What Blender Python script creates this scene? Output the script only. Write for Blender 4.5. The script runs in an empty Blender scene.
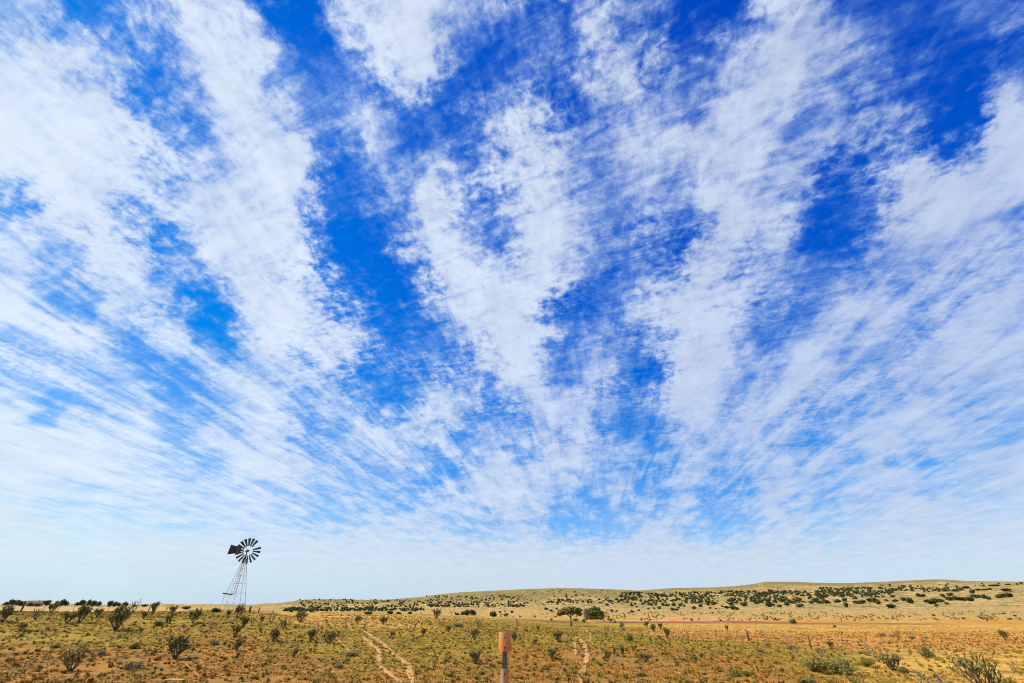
import bpy, math, random
import numpy as np
from mathutils import Vector, Matrix, noise as mnoise

SC = bpy.context.scene
COL = SC.collection
R_ = math.radians
PITCH = R_(30.1)
CP, SP = math.cos(PITCH), math.sin(PITCH)
FPX = 455.0
EYE = 3.0

# ------------------------------------------------------------------ camera
cam_d = bpy.data.cameras.new("camera")
cam_d.sensor_width = 36.0
cam_d.lens = 36.0 * FPX / 1024.0
cam_d.clip_start = 0.1
cam_d.clip_end = 90000.0
cam = bpy.data.objects.new("camera", cam_d)
COL.objects.link(cam)
cam.location = (0, 0, EYE)
cam.rotation_euler = (R_(90) + PITCH, 0, 0)
SC.camera = cam

# ------------------------------------------------------------------ light
SUN_EL, SUN_AZ = 43.0, -82.0          # azimuth measured from +Y towards +X
sd = Vector((math.sin(R_(SUN_AZ)) * math.cos(R_(SUN_EL)), math.cos(R_(SUN_AZ)) * math.cos(R_(SUN_EL)), math.sin(R_(SUN_EL))))
ld = bpy.data.lights.new("sun", 'SUN')
ld.energy = 5.0
ld.angle = R_(0.5)
ld.color = (1.0, 0.95, 0.87)
lo = bpy.data.objects.new("sun", ld)
COL.objects.link(lo)
lo.rotation_euler = (-sd).to_track_quat('-Z', 'Y').to_euler()
lo.location = (0, 0, 60)

SC.view_settings.view_transform = 'Standard'
SC.view_settings.look = 'None'
SC.view_settings.gamma = 1.0
SC.view_settings.exposure = 0.45
SC.view_settings.use_curve_mapping = False
SC.render.engine = 'CYCLES'
SC.cycles.filter_width = 1.05
SC.cycles.max_bounces = 4
SC.cycles.diffuse_bounces = 2
SC.cycles.transparent_max_bounces = 8

# ------------------------------------------------------------------ sky
# cloud cover of the cirrus deck, 0..9, on a 32 x 19 table of the cloud plane
COVER = [
 "66235886" "31678865" "33655214" "77432234",
 "78643687" "61358842" "34666246" "87632212",
 "88763588" "43337724" "43685357" "86343216",
 "98873478" "74454236" "64555477" "64665118",
 "99988457" "86254437" "87566788" "56654169",
 "89988677" "88235856" "87566586" "74247998",
 "48976888" "86235844" "77554488" "73248986",
 "77796388" "87214864" "88643587" "62168776",
 "75687568" "87312687" "87444885" "53466767",
 "85477616" "98522678" "84258875" "55785588",
 "67864746" "87863358" "94555885" "56676887",
 "56665457" "76735448" "85642986" "78767877",
 "84566456" "76733853" "67656977" "87568667",
 "88877677" "74577745" "57544778" "64788876",
 "99987667" "87666368" "68765766" "67685578",
 "87777877" "76554678" "85564746" "85778767",
 "88777677" "76677756" "64458636" "86788888",
 "88889998" "89999999" "99999999" "88888888",
 "77667777" "77778888" "88888888" "77777777",
]
world = bpy.data.worlds.new("World")
SC.world = world
world.use_nodes = True
NT = world.node_tree
NT.nodes.clear()
def N(t, **k):
    n = NT.nodes.new(t)
    for a, b in k.items(): setattr(n, a, b)
    return n
def L(a, b): NT.links.new(a, b)
def M(op, a, b=None, c=None, clamp=False):
    n = N('ShaderNodeMath', operation=op); n.use_clamp = clamp
    for i, v in enumerate((a, b, c)):
        if v is None: continue
        if isinstance(v, (int, float)): n.inputs[i].default_value = v
        else: L(v, n.inputs[i])
    return n.outputs[0]
def VEC(x, y, z=0.0):
    n = N('ShaderNodeCombineXYZ')
    for i, v in enumerate((x, y, z)):
        if isinstance(v, (int, float)): n.inputs[i].default_value = v
        else: L(v, n.inputs[i])
    return n.outputs[0]
def NOISE(v, scale, detail=4, rough=.5, dist=0.0, lac=2.0):
    n = N('ShaderNodeTexNoise', noise_dimensions='3D')
    L(v, n.inputs['Vector']); n.inputs['Scale'].default_value = scale
    n.inputs['Detail'].default_value = detail; n.inputs['Roughness'].default_value = rough
    n.inputs['Distortion'].default_value = dist; n.inputs['Lacunarity'].default_value = lac
    return n
def SMOOTH(v, a, b, c=0.0, d=1.0):
    n = N('ShaderNodeMapRange', interpolation_type='SMOOTHSTEP'); L(v, n.inputs[0])
    for i, x in enumerate((a, b, c, d)): 
        if isinstance(x, (int, float)): n.inputs[1 + i].default_value = x
        else: L(x, n.inputs[1 + i])
    return n.outputs[0]
def MIXC(f, a, b):
    n = N('ShaderNodeMix', data_type='RGBA')
    if isinstance(f, (int, float)): n.inputs[0].default_value = f
    else: L(f, n.inputs[0])
    for i, v in ((6, a), (7, b)):
        if isinstance(v, tuple): n.inputs[i].default_value = v + (1,)
        else: L(v, n.inputs[i])
    return n.outputs[2]

tc = N('ShaderNodeTexCoord')
sep = N('ShaderNodeSeparateXYZ'); L(tc.outputs['Generated'], sep.inputs[0])
dx, dy, dz = sep.outputs
z = M('MAXIMUM', dz, 0.0)
zs = M("ADD", z, 0.08)
s = M('DIVIDE', dx, zs)                    # cloud plane, across the streaks
t = M('DIVIDE', dy, zs)                    # cloud plane, along the streaks
t0 = M('MAXIMUM', M('DIVIDE', dy, M('MAXIMUM', z, 0.0005)), 0.0)
s0 = M('DIVIDE', dx, M('MAXIMUM', z, 0.0005))
P = VEC(s, t)
VA = R_(8.0)                                # bearing of the streaks' vanishing point
sr = M('SUBTRACT', M('MULTIPLY', s, math.cos(VA)), M('MULTIPLY', t, math.sin(VA)))
tr = M('ADD', M('MULTIPLY', s, math.sin(VA)), M('MULTIPLY', t, math.cos(VA)))
# table coordinates
den = M('ADD', M('MULTIPLY', t0, CP), SP)
cx = M('ADD', M('MULTIPLY', M('DIVIDE', s0, den), FPX / 1024.0), 0.5)
zz = M('DIVIDE', 1.0, den)                 # 1.15 at the top row ... 0 at the horizon
vy = M('DIVIDE', M('SUBTRACT', zz, SP), CP)
cyr = M('DIVIDE', M('SUBTRACT', 341.5, M('MULTIPLY', vy, FPX)), 32.0)   # row number
# warps: large folds, then torn edges; both live in the direction of view from the ground, stretched along the deck
D = VEC(dx, dy, M('MULTIPLY', dz, 1.3))
w1 = NOISE(D, 7.0, 2, .5)
w2 = NOISE(D, 26.0, 4, .62)
def CEN(n, i): 
    q = N('ShaderNodeSeparateColor'); L(n.outputs['Color'], q.inputs[0]); return M('SUBTRACT', q.outputs[i], 0.5)
cxw = M('ADD', cx, M('ADD', M('MULTIPLY', CEN(w1, 0), 0.03), M('MULTIPLY', CEN(w2, 0), 0.085)))
cyw = M('ADD', cyr, M('ADD', M('MULTIPLY', CEN(w1, 1), 0.8), M('MULTIPLY', CEN(w2, 1), 2.2)))
fade = SMOOTH(dz, 0.0, 0.14)
cyw = M('ADD', M('MULTIPLY', cyw, fade), M('MULTIPLY', cyr, M('SUBTRACT', 1.0, fade)))
nr = len(COVER)
total = None
for k in range(0, nr, 3):
    ramp = N('ShaderNodeValToRGB'); cr = ramp.color_ramp; cr.interpolation = 'CARDINAL'
    rows = [COVER[min(k + j, nr - 1)] for j in range(3)]
    while len(cr.elements) < 32: cr.elements.new(0.5)
    for i in range(32):
        e = cr.elements[i]; e.position = (i + 0.5) / 32.0
    for i in range(32):
        cr.elements[i].color = tuple(int(r[i]) / 9.0 for r in rows) + (1,)
    L(cxw, ramp.inputs[0])
    q = N('ShaderNodeSeparateColor'); L(ramp.outputs[0], q.inputs[0])
    for j in range(3):
        if k + j >= nr: break
        pos = k + j + 0.5
        if k + j == 0: cyq = M('MAXIMUM', cyw, 0.5)
        elif k + j == nr - 1: cyq = M('MINIMUM', cyw, nr - 0.5)
        else: cyq = cyw
        w = M('MAXIMUM', M('SUBTRACT', 1.0, M('ABSOLUTE', M('SUBTRACT', cyq, pos))), 0.0)
        total = M('MULTIPLY', w, q.outputs[j]) if total is None else M('MULTIPLY_ADD', w, q.outputs[j], total)
cover = M('ADD', M('MULTIPLY', M('SUBTRACT', total, 0.5), 1.1), 0.49, clamp=True)
# texture of the deck: popcorn cells overhead, combed fibres, soft billows
Pst = VEC(sr, M('MULTIPLY', tr, 0.55))
nb = NOISE(Pst, 6.0, 10, .65, 0.3).outputs[0]
nf = NOISE(VEC(sr, M('MULTIPLY', tr, 0.13), 3.7), 11.0, 8, .64, 0.7).outputs[0]
# second fibre set crossing the first, as wind-combed ripples
rx = M('ADD', M('MULTIPLY', s, 0.45), M('MULTIPLY', t, 0.9))
ry = M('SUBTRACT', M('MULTIPLY', s, 0.9), M('MULTIPLY', t, 0.45))
nc = NOISE(VEC(M('MULTIPLY', rx, 1.0), M('MULTIPLY', ry, 0.22), 9.1), 19.0, 6, .62, 0.8).outputs[0]
pc = NOISE(P, 34.0, 4, .66, 0.4).outputs[0]
pz = SMOOTH(NOISE(P, 2.3, 2, .5).outputs[0], 0.42, 0.6)           # where the deck breaks into small cells
hi = SMOOTH(dz, 0.05, 0.6)                                         # detail too fine to see far away
bill = M('SUBTRACT', nb, 0.5)
fib = M('SUBTRACT', nf, 0.5)
crs = M('SUBTRACT', nc, 0.5)
cel = M('MULTIPLY', M('MULTIPLY', M('SUBTRACT', pc, 0.5), M('ADD', 0.5, pz)), hi)
tex = M('ADD', M('ADD', M('MULTIPLY', bill, 1.1), M('MULTIPLY', fib, SMOOTH(dz, 0.25, 0.75, 0.95, 0.4))), M('ADD', M('MULTIPLY', crs, SMOOTH(dz, 0.2, 0.7, 0.3, 0.8)), M('MULTIPLY', cel, 0.85)))
low = SMOOTH(dz, 0.02, 0.13, 0.25, 1.1)
edge = M('ADD', 0.52, M('MULTIPLY', M('MULTIPLY', cover, M('SUBTRACT', 1.0, cover)), 2.0))
dens = M('MULTIPLY_ADD', M('MULTIPLY', tex, low), edge, cover)
alpha = SMOOTH(dens, 0.03, 1.12)
alpha = M('MULTIPLY', alpha, 0.92)
# clear air
sky = N('ShaderNodeTexSky', sky_type='NISHITA')
sky.sun_disc = False
sky.sun_elevation = R_(SUN_EL)
sky.sun_rotation = R_(SUN_AZ)
sky.altitude = 1800
sky.air_density = 1.0; sky.dust_density = 0.25; sky.ozone_density = 3.0
SKYS = 0.1
def col_scale(c, k):
    n = N('ShaderNodeVectorMath', operation='SCALE'); L(c, n.inputs[0])
    if isinstance(k, (int, float)): n.inputs[3].default_value = k
    else: L(k, n.inputs[3])
    return n.outputs[0]
class _C: pass
gsep = N('ShaderNodeSeparateColor'); L(col_scale(sky.outputs[0], 0.14), gsep.inputs[0])
cr_ = M('MULTIPLY', M('MAXIMUM', M('SUBTRACT', gsep.outputs[0], 0.2), 0.0), 1.1)
cg_ = M('MULTIPLY', M('POWER', gsep.outputs[1], 1.37), 1.06)
cb_ = M('MULTIPLY', M('POWER', gsep.outputs[2], 0.55), 1.08)
clear = _C(); clear.outputs = [col_scale(VEC(cr_, cg_, cb_), 1.0 / SKYS)]
# thick cloud is a little greyer than thin; brighter towards the sun
dt = N('ShaderNodeVectorMath', operation='DOT_PRODUCT'); L(tc.outputs['Generated'], dt.inputs[0]); dt.inputs[1].default_value = sd
glow = SMOOTH(dt.outputs['Value'], -0.25, 0.85)

c_far = (0.60 / SKYS, 0.71 / SKYS, 0.92 / SKYS)
c_sun = (0.84 / SKYS, 0.94 / SKYS, 1.05 / SKYS)
thin = (0.25 / SKYS, 0.52 / SKYS, 0.90 / SKYS)
ccol = MIXC(SMOOTH(alpha, 0.0, 0.85, 0.0, 1.0), thin, MIXC(glow, c_far, c_sun))
ccol = MIXC(SMOOTH(dz, 0.03, 0.22, 0.75, 0.0), ccol, (0.72 / SKYS, 0.79 / SKYS, 0.88 / SKYS))
shade = M('ADD', 0.93, M('MULTIPLY', M('SUBTRACT', nb, 0.5), 0.35))
ccol = col_scale(ccol, shade)
mix1 = MIXC(alpha, clear.outputs[0], ccol)
hz = SMOOTH(dz, 0.0, 0.08, 0.8, 0.0)
hcol = (0.54 / SKYS, 0.69 / SKYS, 0.84 / SKYS)
mix2 = MIXC(hz, mix1, hcol)
bg = N('ShaderNodeBackground'); bg.inputs[1].default_value = 0.0732
L(mix2, bg.inputs[0])
out = N('ShaderNodeOutputWorld'); L(bg.outputs[0], out.inputs[0])

# ================================================================== terrain
rng = np.random.default_rng(7)
random.seed(7)
DS = np.array([25, 33, 41, 50, 62, 80, 110, 140, 170, 200, 260, 330, 450, 650, 900, 1400], float)
# line of sight (photo row) at which the ground shows, per bearing; turned into real heights below
PROF = {
 0:   [683, 657, 632, 614.5, 611, 612.5, 613.5, 613, 612, 611, 609, 607.5, 606.3, 606, 605.6, 605.3],
 130: [683, 658, 634, 617, 611.5, 612.5, 613.5, 613, 612, 611, 609, 607.5, 606.3, 606, 605.6, 605.3],
 230: [683, 659, 638, 621, 611.5, 608, 609, 609.5, 609.5, 609, 608, 607.5, 606.8, 606.3, 606, 605.8],
 300: [683, 660, 643, 629, 619, 614, 612.5, 613, 613, 613, 612.5, 612, 610.5, 607, 602.5, 596],
 400: [683, 660, 646, 635, 626, 618, 614, 613.5, 614, 614, 614, 613.5, 612.5, 608, 603, 597],
 480: [683, 661, 647, 637, 630, 624, 618.5, 617, 616.5, 616, 615, 613, 609.5, 605, 599, 591],
 570: [683, 661, 649, 641, 635, 630, 627, 624.5, 621.5, 619.5, 615, 611, 606.5, 601.5, 596, 588],
 700: [683, 662, 650, 643, 638, 633, 628, 625, 622.5, 621, 617.5, 614, 609, 602, 596, 587.5],
 860: [683, 664, 652, 646, 641, 635, 630, 626.5, 624, 622, 618.5, 615, 608, 599, 591, 583],
 1024:[683, 664, 652, 646, 641, 635, 630, 626.5, 624, 622, 618.5, 614, 605.5, 595, 588, 581],
}
RIDGE_X = [0, 230, 250, 280, 300, 320, 350, 380, 420, 430, 460, 520, 560, 590, 620, 640, 660, 675, 700, 720, 740, 760, 770, 800, 820, 850, 880, 920, 940, 955, 975, 1000, 1024]
RIDGE_Y = [605.4, 605.8, 606.8, 604.2, 600.2, 599, 600, 600, 597, 595.3, 592.3, 589.3, 588, 588.5, 589.6, 590.6, 589, 588, 587.6, 587.2, 586, 583.8, 581.8, 581.6, 582.6, 583.2, 582.2, 580.4, 579.4, 579.3, 580.8, 581.2, 581.4]
PCOLS = np.array(sorted(PROF), float)
def slope_of_row(py):
    v = (341.5 - np.asarray(py, float)) / FPX
    return (SP + CP * v) / (CP - SP * v)
PG = np.array([slope_of_row(PROF[int(c)]) for c in PCOLS])          # columns x stations, tan of line of sight
GX = np.linspace(0, 1024, 257)
PGF = np.array([np.interp(GX, PCOLS, PG[:, k]) for k in range(len(DS))]).T
def _sm(a, n):
    k = np.ones(n) / n
    return np.apply_along_axis(lambda c: np.convolve(np.pad(c, n // 2, mode='edge'), k, 'valid'), 0, a)
PGF = _sm(PGF, 13)
PGF[:, -1] = slope_of_row(np.interp(GX, RIDGE_X, RIDGE_Y))
LDS = np.log(DS)
def height(X, Y):
    X = np.asarray(X, float); Y = np.asarray(Y, float)
    r = np.hypot(X, Y) + 1e-6
    d = np.maximum(Y, r * 0.58)
    px = np.clip(512 + 526 * np.clip(X / d, -3, 3), 0, 1024)
    fx = px / 4.0; i = np.clip(fx.astype(int), 0, 255); fx = fx - i
    ld = np.clip(np.log(d), LDS[0], LDS[-1])
    k = np.clip(np.searchsorted(LDS, ld, side='right') - 1, 0, len(DS) - 2)
    tt = (ld - LDS[k]) / (LDS[k + 1] - LDS[k])
    def hs(kk): return EYE + (PGF[i, kk] * (1 - fx) + PGF[i + 1, kk] * fx) * np.exp(LDS[kk])
    # heights at the two stations, blended linearly in true distance
    a, b = hs(k), hs(k + 1)
    dl = (np.minimum(d, DS[-1]) - DS[k]) / (DS[k + 1] - DS[k])
    dl = np.clip(dl, 0, 1)
    z = a + (b - a) * dl
    # road bank close to the camera
    near = np.interp(d, [0, 6, 9, 14, 20, 25], [1.32, 1.32, 1.1, 0.35, 0.06, 0.0])
    z = np.where(d < 25, near + (z) * np.clip(d / 25, 0, 1), z)
    # behind the ridge the land falls away and levels out
    z = np.where(d > 1400, z - np.clip((d - 1400) / 900, 0, 1) * (np.maximum(z - 1.0, 0)) * 0.8, z)
    back = np.clip((0.25 - Y / r) / 0.3, 0, 1)
    z = z * (1 - back * 0.75)
    amp = np.clip((d - 8) / 20, 0, 1) * np.minimum(0.05 + d * 0.0006, 0.9) * np.clip((1350 - d) / 300 + 0.3, 0.12, 1)
    n = (np.sin(X * .33 + 1.3 * np.sin(Y * .21)) * np.sin(Y * .37 + 1.1 * np.sin(X * .17 + 2)) * .6
         + np.sin(X * 1.13 + 2.1 * np.sin(Y * .7 + 1)) * np.sin(Y * 1.29 + 1.7 * np.sin(X * .9)) * .35
         + np.sin(X * .051 + 1) * np.sin(Y * .043 + 2 * np.sin(X * .02)) * .8)
    n2 = np.sin(X * .013 + 1.7 * np.sin(Y * .009)) * np.sin(Y * .017 + np.sin(X * .011) * 2)
    z = z + amp * n + np.clip((d - 420) / 500, 0, 1) * np.clip((1350 - d) / 300 + .1, 0.05, 1) * (2.6 * n2 + 1.3 * np.sin(X * .045 + 2.2 * np.sin(Y * .021)) * np.sin(Y * .03 + 1.9 * np.sin(X * .027)) + .7 * np.abs(np.sin(X * .083 + 1.5 * np.sin(Y * .05))))
    return z
def H1(x, y): return float(height(np.array([x]), np.array([y]))[0])
TS = np.exp(np.linspace(math.log(14), math.log(1600), 1500))
def ground_at(px, py):
    v = (341.5 - py) / FPX; u = (px - 512) / FPX
    yc, zc = CP - SP * v, SP + CP * v
    X = u * TS; Y = yc * TS; Z = EYE + zc * TS
    hz_ = height(X, Y)
    hit = np.nonzero(Z <= hz_)[0]
    if len(hit) == 0:
        hit = [int(np.argmin(np.abs(Z - hz_) / TS + (TS < 30) * 9))]
    i = hit[0]
    if i > 0:
        a = (Z - hz_)[i - 1]; b = (Z - hz_)[i]; f = a / (a - b) if a > b else 1.0
        tt = TS[i - 1] + (TS[i] - TS[i - 1]) * min(max(f, 0), 1)
    else: tt = TS[i]
    x, y = u * tt, yc * tt
    return x, y, H1(x, y)
def scale_at(x, y, z):
    """metres per photo pixel, across and upright"""
    zc = y * CP + (z - EYE) * SP
    mx = zc / FPX
    v = (z - EYE) / y
    el = math.atan(v); my = y * (math.tan(el + 1 / (FPX / math.cos(PITCH - el) ** 2)) - math.tan(el))
    return mx, my

# ------------------------------------------------------------------ ground colours (albedo)
def srgb(r, g, b, k=1.0):
    f = lambda c: (c / 255 / 12.92 if c / 255 <= .04045 else ((c / 255 + .055) / 1.055) ** 2.4)
    return (f(r) * k, f(g) * k, f(b) * k)
AK = 0.84
CK = {'G': srgb(172, 138, 62, AK), 'O': srgb(174, 126, 66, AK), 'S': srgb(218, 182, 132, AK), 'R': srgb(196, 108, 66, AK),
      'T': srgb(212, 176, 116, AK), 'H': srgb(176, 150, 98, AK), 'Y': srgb(214, 174, 88, AK), 'D': srgb(204, 148, 80, AK),
      'P': srgb(228, 178, 140, AK), 'B': srgb(120, 84, 66, AK), 'K': srgb(166, 88, 58, AK)}
for _k, _m in {'G': (.94, .96, .74), 'O': (1.0, .93, .74), 'D': (1.08, .98, .8), 'Y': (1.0, .89, .8), 'T': (.87, .86, .73), 'H': (.68, .7, .56), 'S': (.95, .95, .9)}.items():
    CK[_k] = tuple(a * b for a, b in zip(CK[_k], _m))
ZONE = {
 0:   "OOGGGSSSSSSSTTTT",
 130: "OOGGGSSSSSSSTTTT",
 230: "OOOGGGGTTTTTTTTH",
 300: "OOGGYYYTTTTTTTHH",
 400: "OGGGYYYYTTTTTTHH",
 480: "OOGGGGGYTTTTTTHH",
 570: "OOOGGGGGBYTTTTHH",
 520: "OOOGGGGGBYTTTTHH",
 625: "OOOGGGGGBYTTTTHH",
 660: "OOOGGDYYKPYTTTTH",
 720: "OOGGDDYYKPYTTTTH",
 800: "OGGDDDYYKDYTTTTH",
 860: "GYYDDDYYKDYTTTTH",
 900: "YYYDDDYYKPYTTTTH",
 940: "YYYDDDYYDDYTTTTH",
 1024:"YYYDDYYYDDYTTTTT",
}
ZC = np.array(sorted(ZONE), float)
ZT = np.array([[CK[c] for c in ZONE[int(z)]] for z in ZC])
ZTF = np.array([[np.interp(GX, ZC, ZT[:, k, c]) for c in range(3)] for k in range(len(DS))]).transpose(2, 0, 1)
def zone_col(X, Y):
    r = np.hypot(X, Y) + 1e-6
    d = np.maximum(Y, r * 0.58)
    wob = np.clip((d - 120) / 60, 0, 1) * .12 * np.sin(X * .045 + 1) + np.sin(X * .06 + np.sin(Y * .05) * 2) * .05 + np.sin(X * .21 + Y * .13) * .03 + np.sin(X * .017 + 2) * .05
    px = np.clip(512 + 526 * np.clip(X / d, -3, 3) + 20 * np.sin(Y * .11), 0, 1024)
    i = np.clip((px / 4).astype(int), 0, 256)
    ld = np.clip(np.log(d) + wob * .5, LDS[0], LDS[-1])
    k = np.clip(np.searchsorted(LDS, ld, side='right') - 1, 0, len(DS) - 2)
    tt = (ld - LDS[k]) / (LDS[k + 1] - LDS[k]); tt = np.clip((tt - .5) * 2 + .5, 0, 1)[:, None]
    c = ZTF[i, k] * (1 - tt) + ZTF[i, k + 1] * tt
    m_ = np.clip(.5 + .9 * np.sin(X * .09 + 2 * np.sin(Y * .13)) * np.sin(Y * .19 + np.sin(X * .05) * 2) + .3 * np.sin(X * .31), 0, 1)[:, None] * ((d > 125) & (d < 300))[:, None]
    return c * (1 - m_ * .55) + np.array(CK['Y']) * m_ * .55

# ------------------------------------------------------------------ helpers
def mesh_np(name, V, F, mat=None, col=None, smooth=False):
    """V (n,3), F (m,3|4) arrays -> mesh; col = per-vertex rgb attribute"""
    me = bpy.data.meshes.new(name)
    V = np.asarray(V, np.float32); F = np.asarray(F, np.int32)
    me.vertices.add(len(V)); me.vertices.foreach_set('co', V.ravel())
    nf, w = F.shape
    me.loops.add(nf * w); me.loops.foreach_set('vertex_index', F.ravel())
    me.polygons.add(nf)
    me.polygons.foreach_set('loop_start', np.arange(0, nf * w, w, dtype=np.int32))
    me.polygons.foreach_set('loop_total', np.full(nf, w, np.int32))
    if smooth: me.polygons.foreach_set('use_smooth', np.ones(nf, bool))
    if col is not None:
        a = me.color_attributes.new('tint', 'FLOAT_COLOR', 'POINT')
        c4 = np.ones((len(V), 4), np.float32); c4[:, :3] = col
        a.data.foreach_set('color', c4.ravel())
    me.update(); me.validate()
    if mat: me.materials.append(mat)
    return me
def obj(name, me, parent=None, **props):
    o = bpy.data.objects.new(name, me); COL.objects.link(o)
    if parent is not None: o.parent = parent
    for k, v in props.items(): o[k] = v
    return o
def empty(name, loc=(0, 0, 0), rz=0.0, **props):
    o = bpy.data.objects.new(name, None); COL.objects.link(o)
    o.location = loc; o.rotation_euler = (0, 0, rz); o.empty_display_size = .2
    for k, v in props.items(): o[k] = v
    return o
class MB:
    def __init__(s): s.v = []; s.f = []
    def tube(s, pts, rads, n=6, cap=True):
        pts = [Vector(p) for p in pts]; b0 = len(s.v)
        for i, p in enumerate(pts):
            d = (pts[min(i + 1, len(pts) - 1)] - pts[max(i - 1, 0)]).normalized()
            a = d.orthogonal().normalized() if abs(d.z) > .95 else Vector((0, 0, 1)).cross(d).normalized()
            b = d.cross(a)
            for k in range(n):
                q = 2 * math.pi * k / n
                s.v.append(p + (a * math.cos(q) + b * math.sin(q)) * rads[i])
        for i in range(len(pts) - 1):
            for k in range(n):
                s.f.append((b0 + i * n + k, b0 + i * n + (k + 1) % n, b0 + (i + 1) * n + (k + 1) % n, b0 + (i + 1) * n + k))
        if cap:
            s.v.append(pts[-1]); t = len(s.v) - 1; e = b0 + (len(pts) - 1) * n
            for k in range(n): s.f.append((e + k, e + (k + 1) % n, t))
            s.v.append(pts[0]); t = len(s.v) - 1
            for k in range(n): s.f.append((b0 + (k + 1) % n, b0 + k, t))
    def bar(s, a, b, w, h=None, up=(0, 0, 1)):
        a, b = Vector(a), Vector(b); h = h or w
        d = (b - a).normalized(); up = Vector(up)
        x = d.cross(up)
        if x.length < .05: x = d.cross(Vector((0, 1, 0)))
        x.normalize(); y = d.cross(x)
        i = len(s.v)
        for p in (a, b):
            for sx, sy in ((-1, -1), (1, -1), (1, 1), (-1, 1)):
                s.v.append(p + x * sx * w / 2 + y * sy * h / 2)
        for q in ((0, 1, 2, 3), (7, 6, 5, 4), (0, 4, 5, 1), (1, 5, 6, 2), (2, 6, 7, 3), (3, 7, 4, 0)):
            s.f.append(tuple(i + j for j in q))
    def poly(s, pts): 
        i = len(s.v); s.v += [Vector(p) for p in pts]; s.f.append(tuple(range(i, i + len(pts))))
    def plate(s, pts, nrm, th):
        i = len(s.v); n = len(pts); nrm = Vector(nrm).normalized()
        s.v += [Vector(p) + nrm * th / 2 for p in pts] + [Vector(p) - nrm * th / 2 for p in pts]
        s.f.append(tuple(range(i, i + n))); s.f.append(tuple(range(i + 2 * n - 1, i + n - 1, -1)))
        for k in range(n): s.f.append((i + k, i + n + k, i + n + (k + 1) % n, i + (k + 1) % n))
    def me(s, name, mat, smooth=False, bevel=0):
        m = bpy.data.meshes.new(name); m.from_pydata([tuple(v) for v in s.v], [], s.f); m.update()
        if smooth: m.polygons.foreach_set('use_smooth', [True] * len(m.polygons))
        m.materials.append(mat); return m

def material(name, build):
    m = bpy.data.materials.new(name); m.use_nodes = True
    nt = m.node_tree; nt.nodes.clear()
    b = nt.nodes.new('ShaderNodeBsdfPrincipled'); o = nt.nodes.new('ShaderNodeOutputMaterial')
    nt.links.new(b.outputs[0], o.inputs[0]); b.inputs['Roughness'].default_value = .9
    b.inputs['Specular IOR Level'].default_value = .15
    build(nt, b); return m
def nz(nt, scale, detail=4, rough=.6, coord='Object', vec=None, dist=0):
    if vec is None:
        tcn = nt.nodes.new('ShaderNodeTexCoord'); vec = tcn.outputs[coord]
    n = nt.nodes.new('ShaderNodeTexNoise'); nt.links.new(vec, n.inputs['Vector'])
    n.inputs['Scale'].default_value = scale; n.inputs['Detail'].default_value = detail; n.inputs['Roughness'].default_value = rough; n.inputs['Distortion'].default_value = dist
    return n.outputs[0]
def ramp(nt, fac, stops):
    r = nt.nodes.new('ShaderNodeValToRGB'); nt.links.new(fac, r.inputs[0])
    e = r.color_ramp.elements
    while len(e) < len(stops): e.new(.5)
    for k, (p, c) in enumerate(stops): e[k].position = p
    for k, (p, c) in enumerate(stops): e[k].color = tuple(c) + (1,) if len(c) == 3 else c
    return r.outputs[0]
def mixc(nt, f, a, b, mode='MIX'):
    n = nt.nodes.new('ShaderNodeMix'); n.data_type = 'RGBA'; n.blend_type = mode
    for i, v in ((0, f), (6, a), (7, b)):
        if isinstance(v, tuple): n.inputs[i].default_value = v + (1,)
        elif isinstance(v, (int, float)): n.inputs[i].default_value = v
        else: nt.links.new(v, n.inputs[i])
    return n.outputs[2]
def noisy(name, c1, c2, scale, rough=.85, bump=0.0, detail=4, metallic=0.0):
    def b(nt, s):
        f = nz(nt, scale, detail)
        nt.links.new(ramp(nt, f, [(.3, c1), (.7, c2)]), s.inputs['Base Color'])
        s.inputs['Roughness'].default_value = rough; s.inputs['Metallic'].default_value = metallic
        if bump:
            bn = nt.nodes.new('ShaderNodeBump'); bn.inputs['Distance'].default_value = bump; nt.links.new(f, bn.inputs['Height']); nt.links.new(bn.outputs[0], s.inputs['Normal'])
    return material(name, b)

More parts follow.
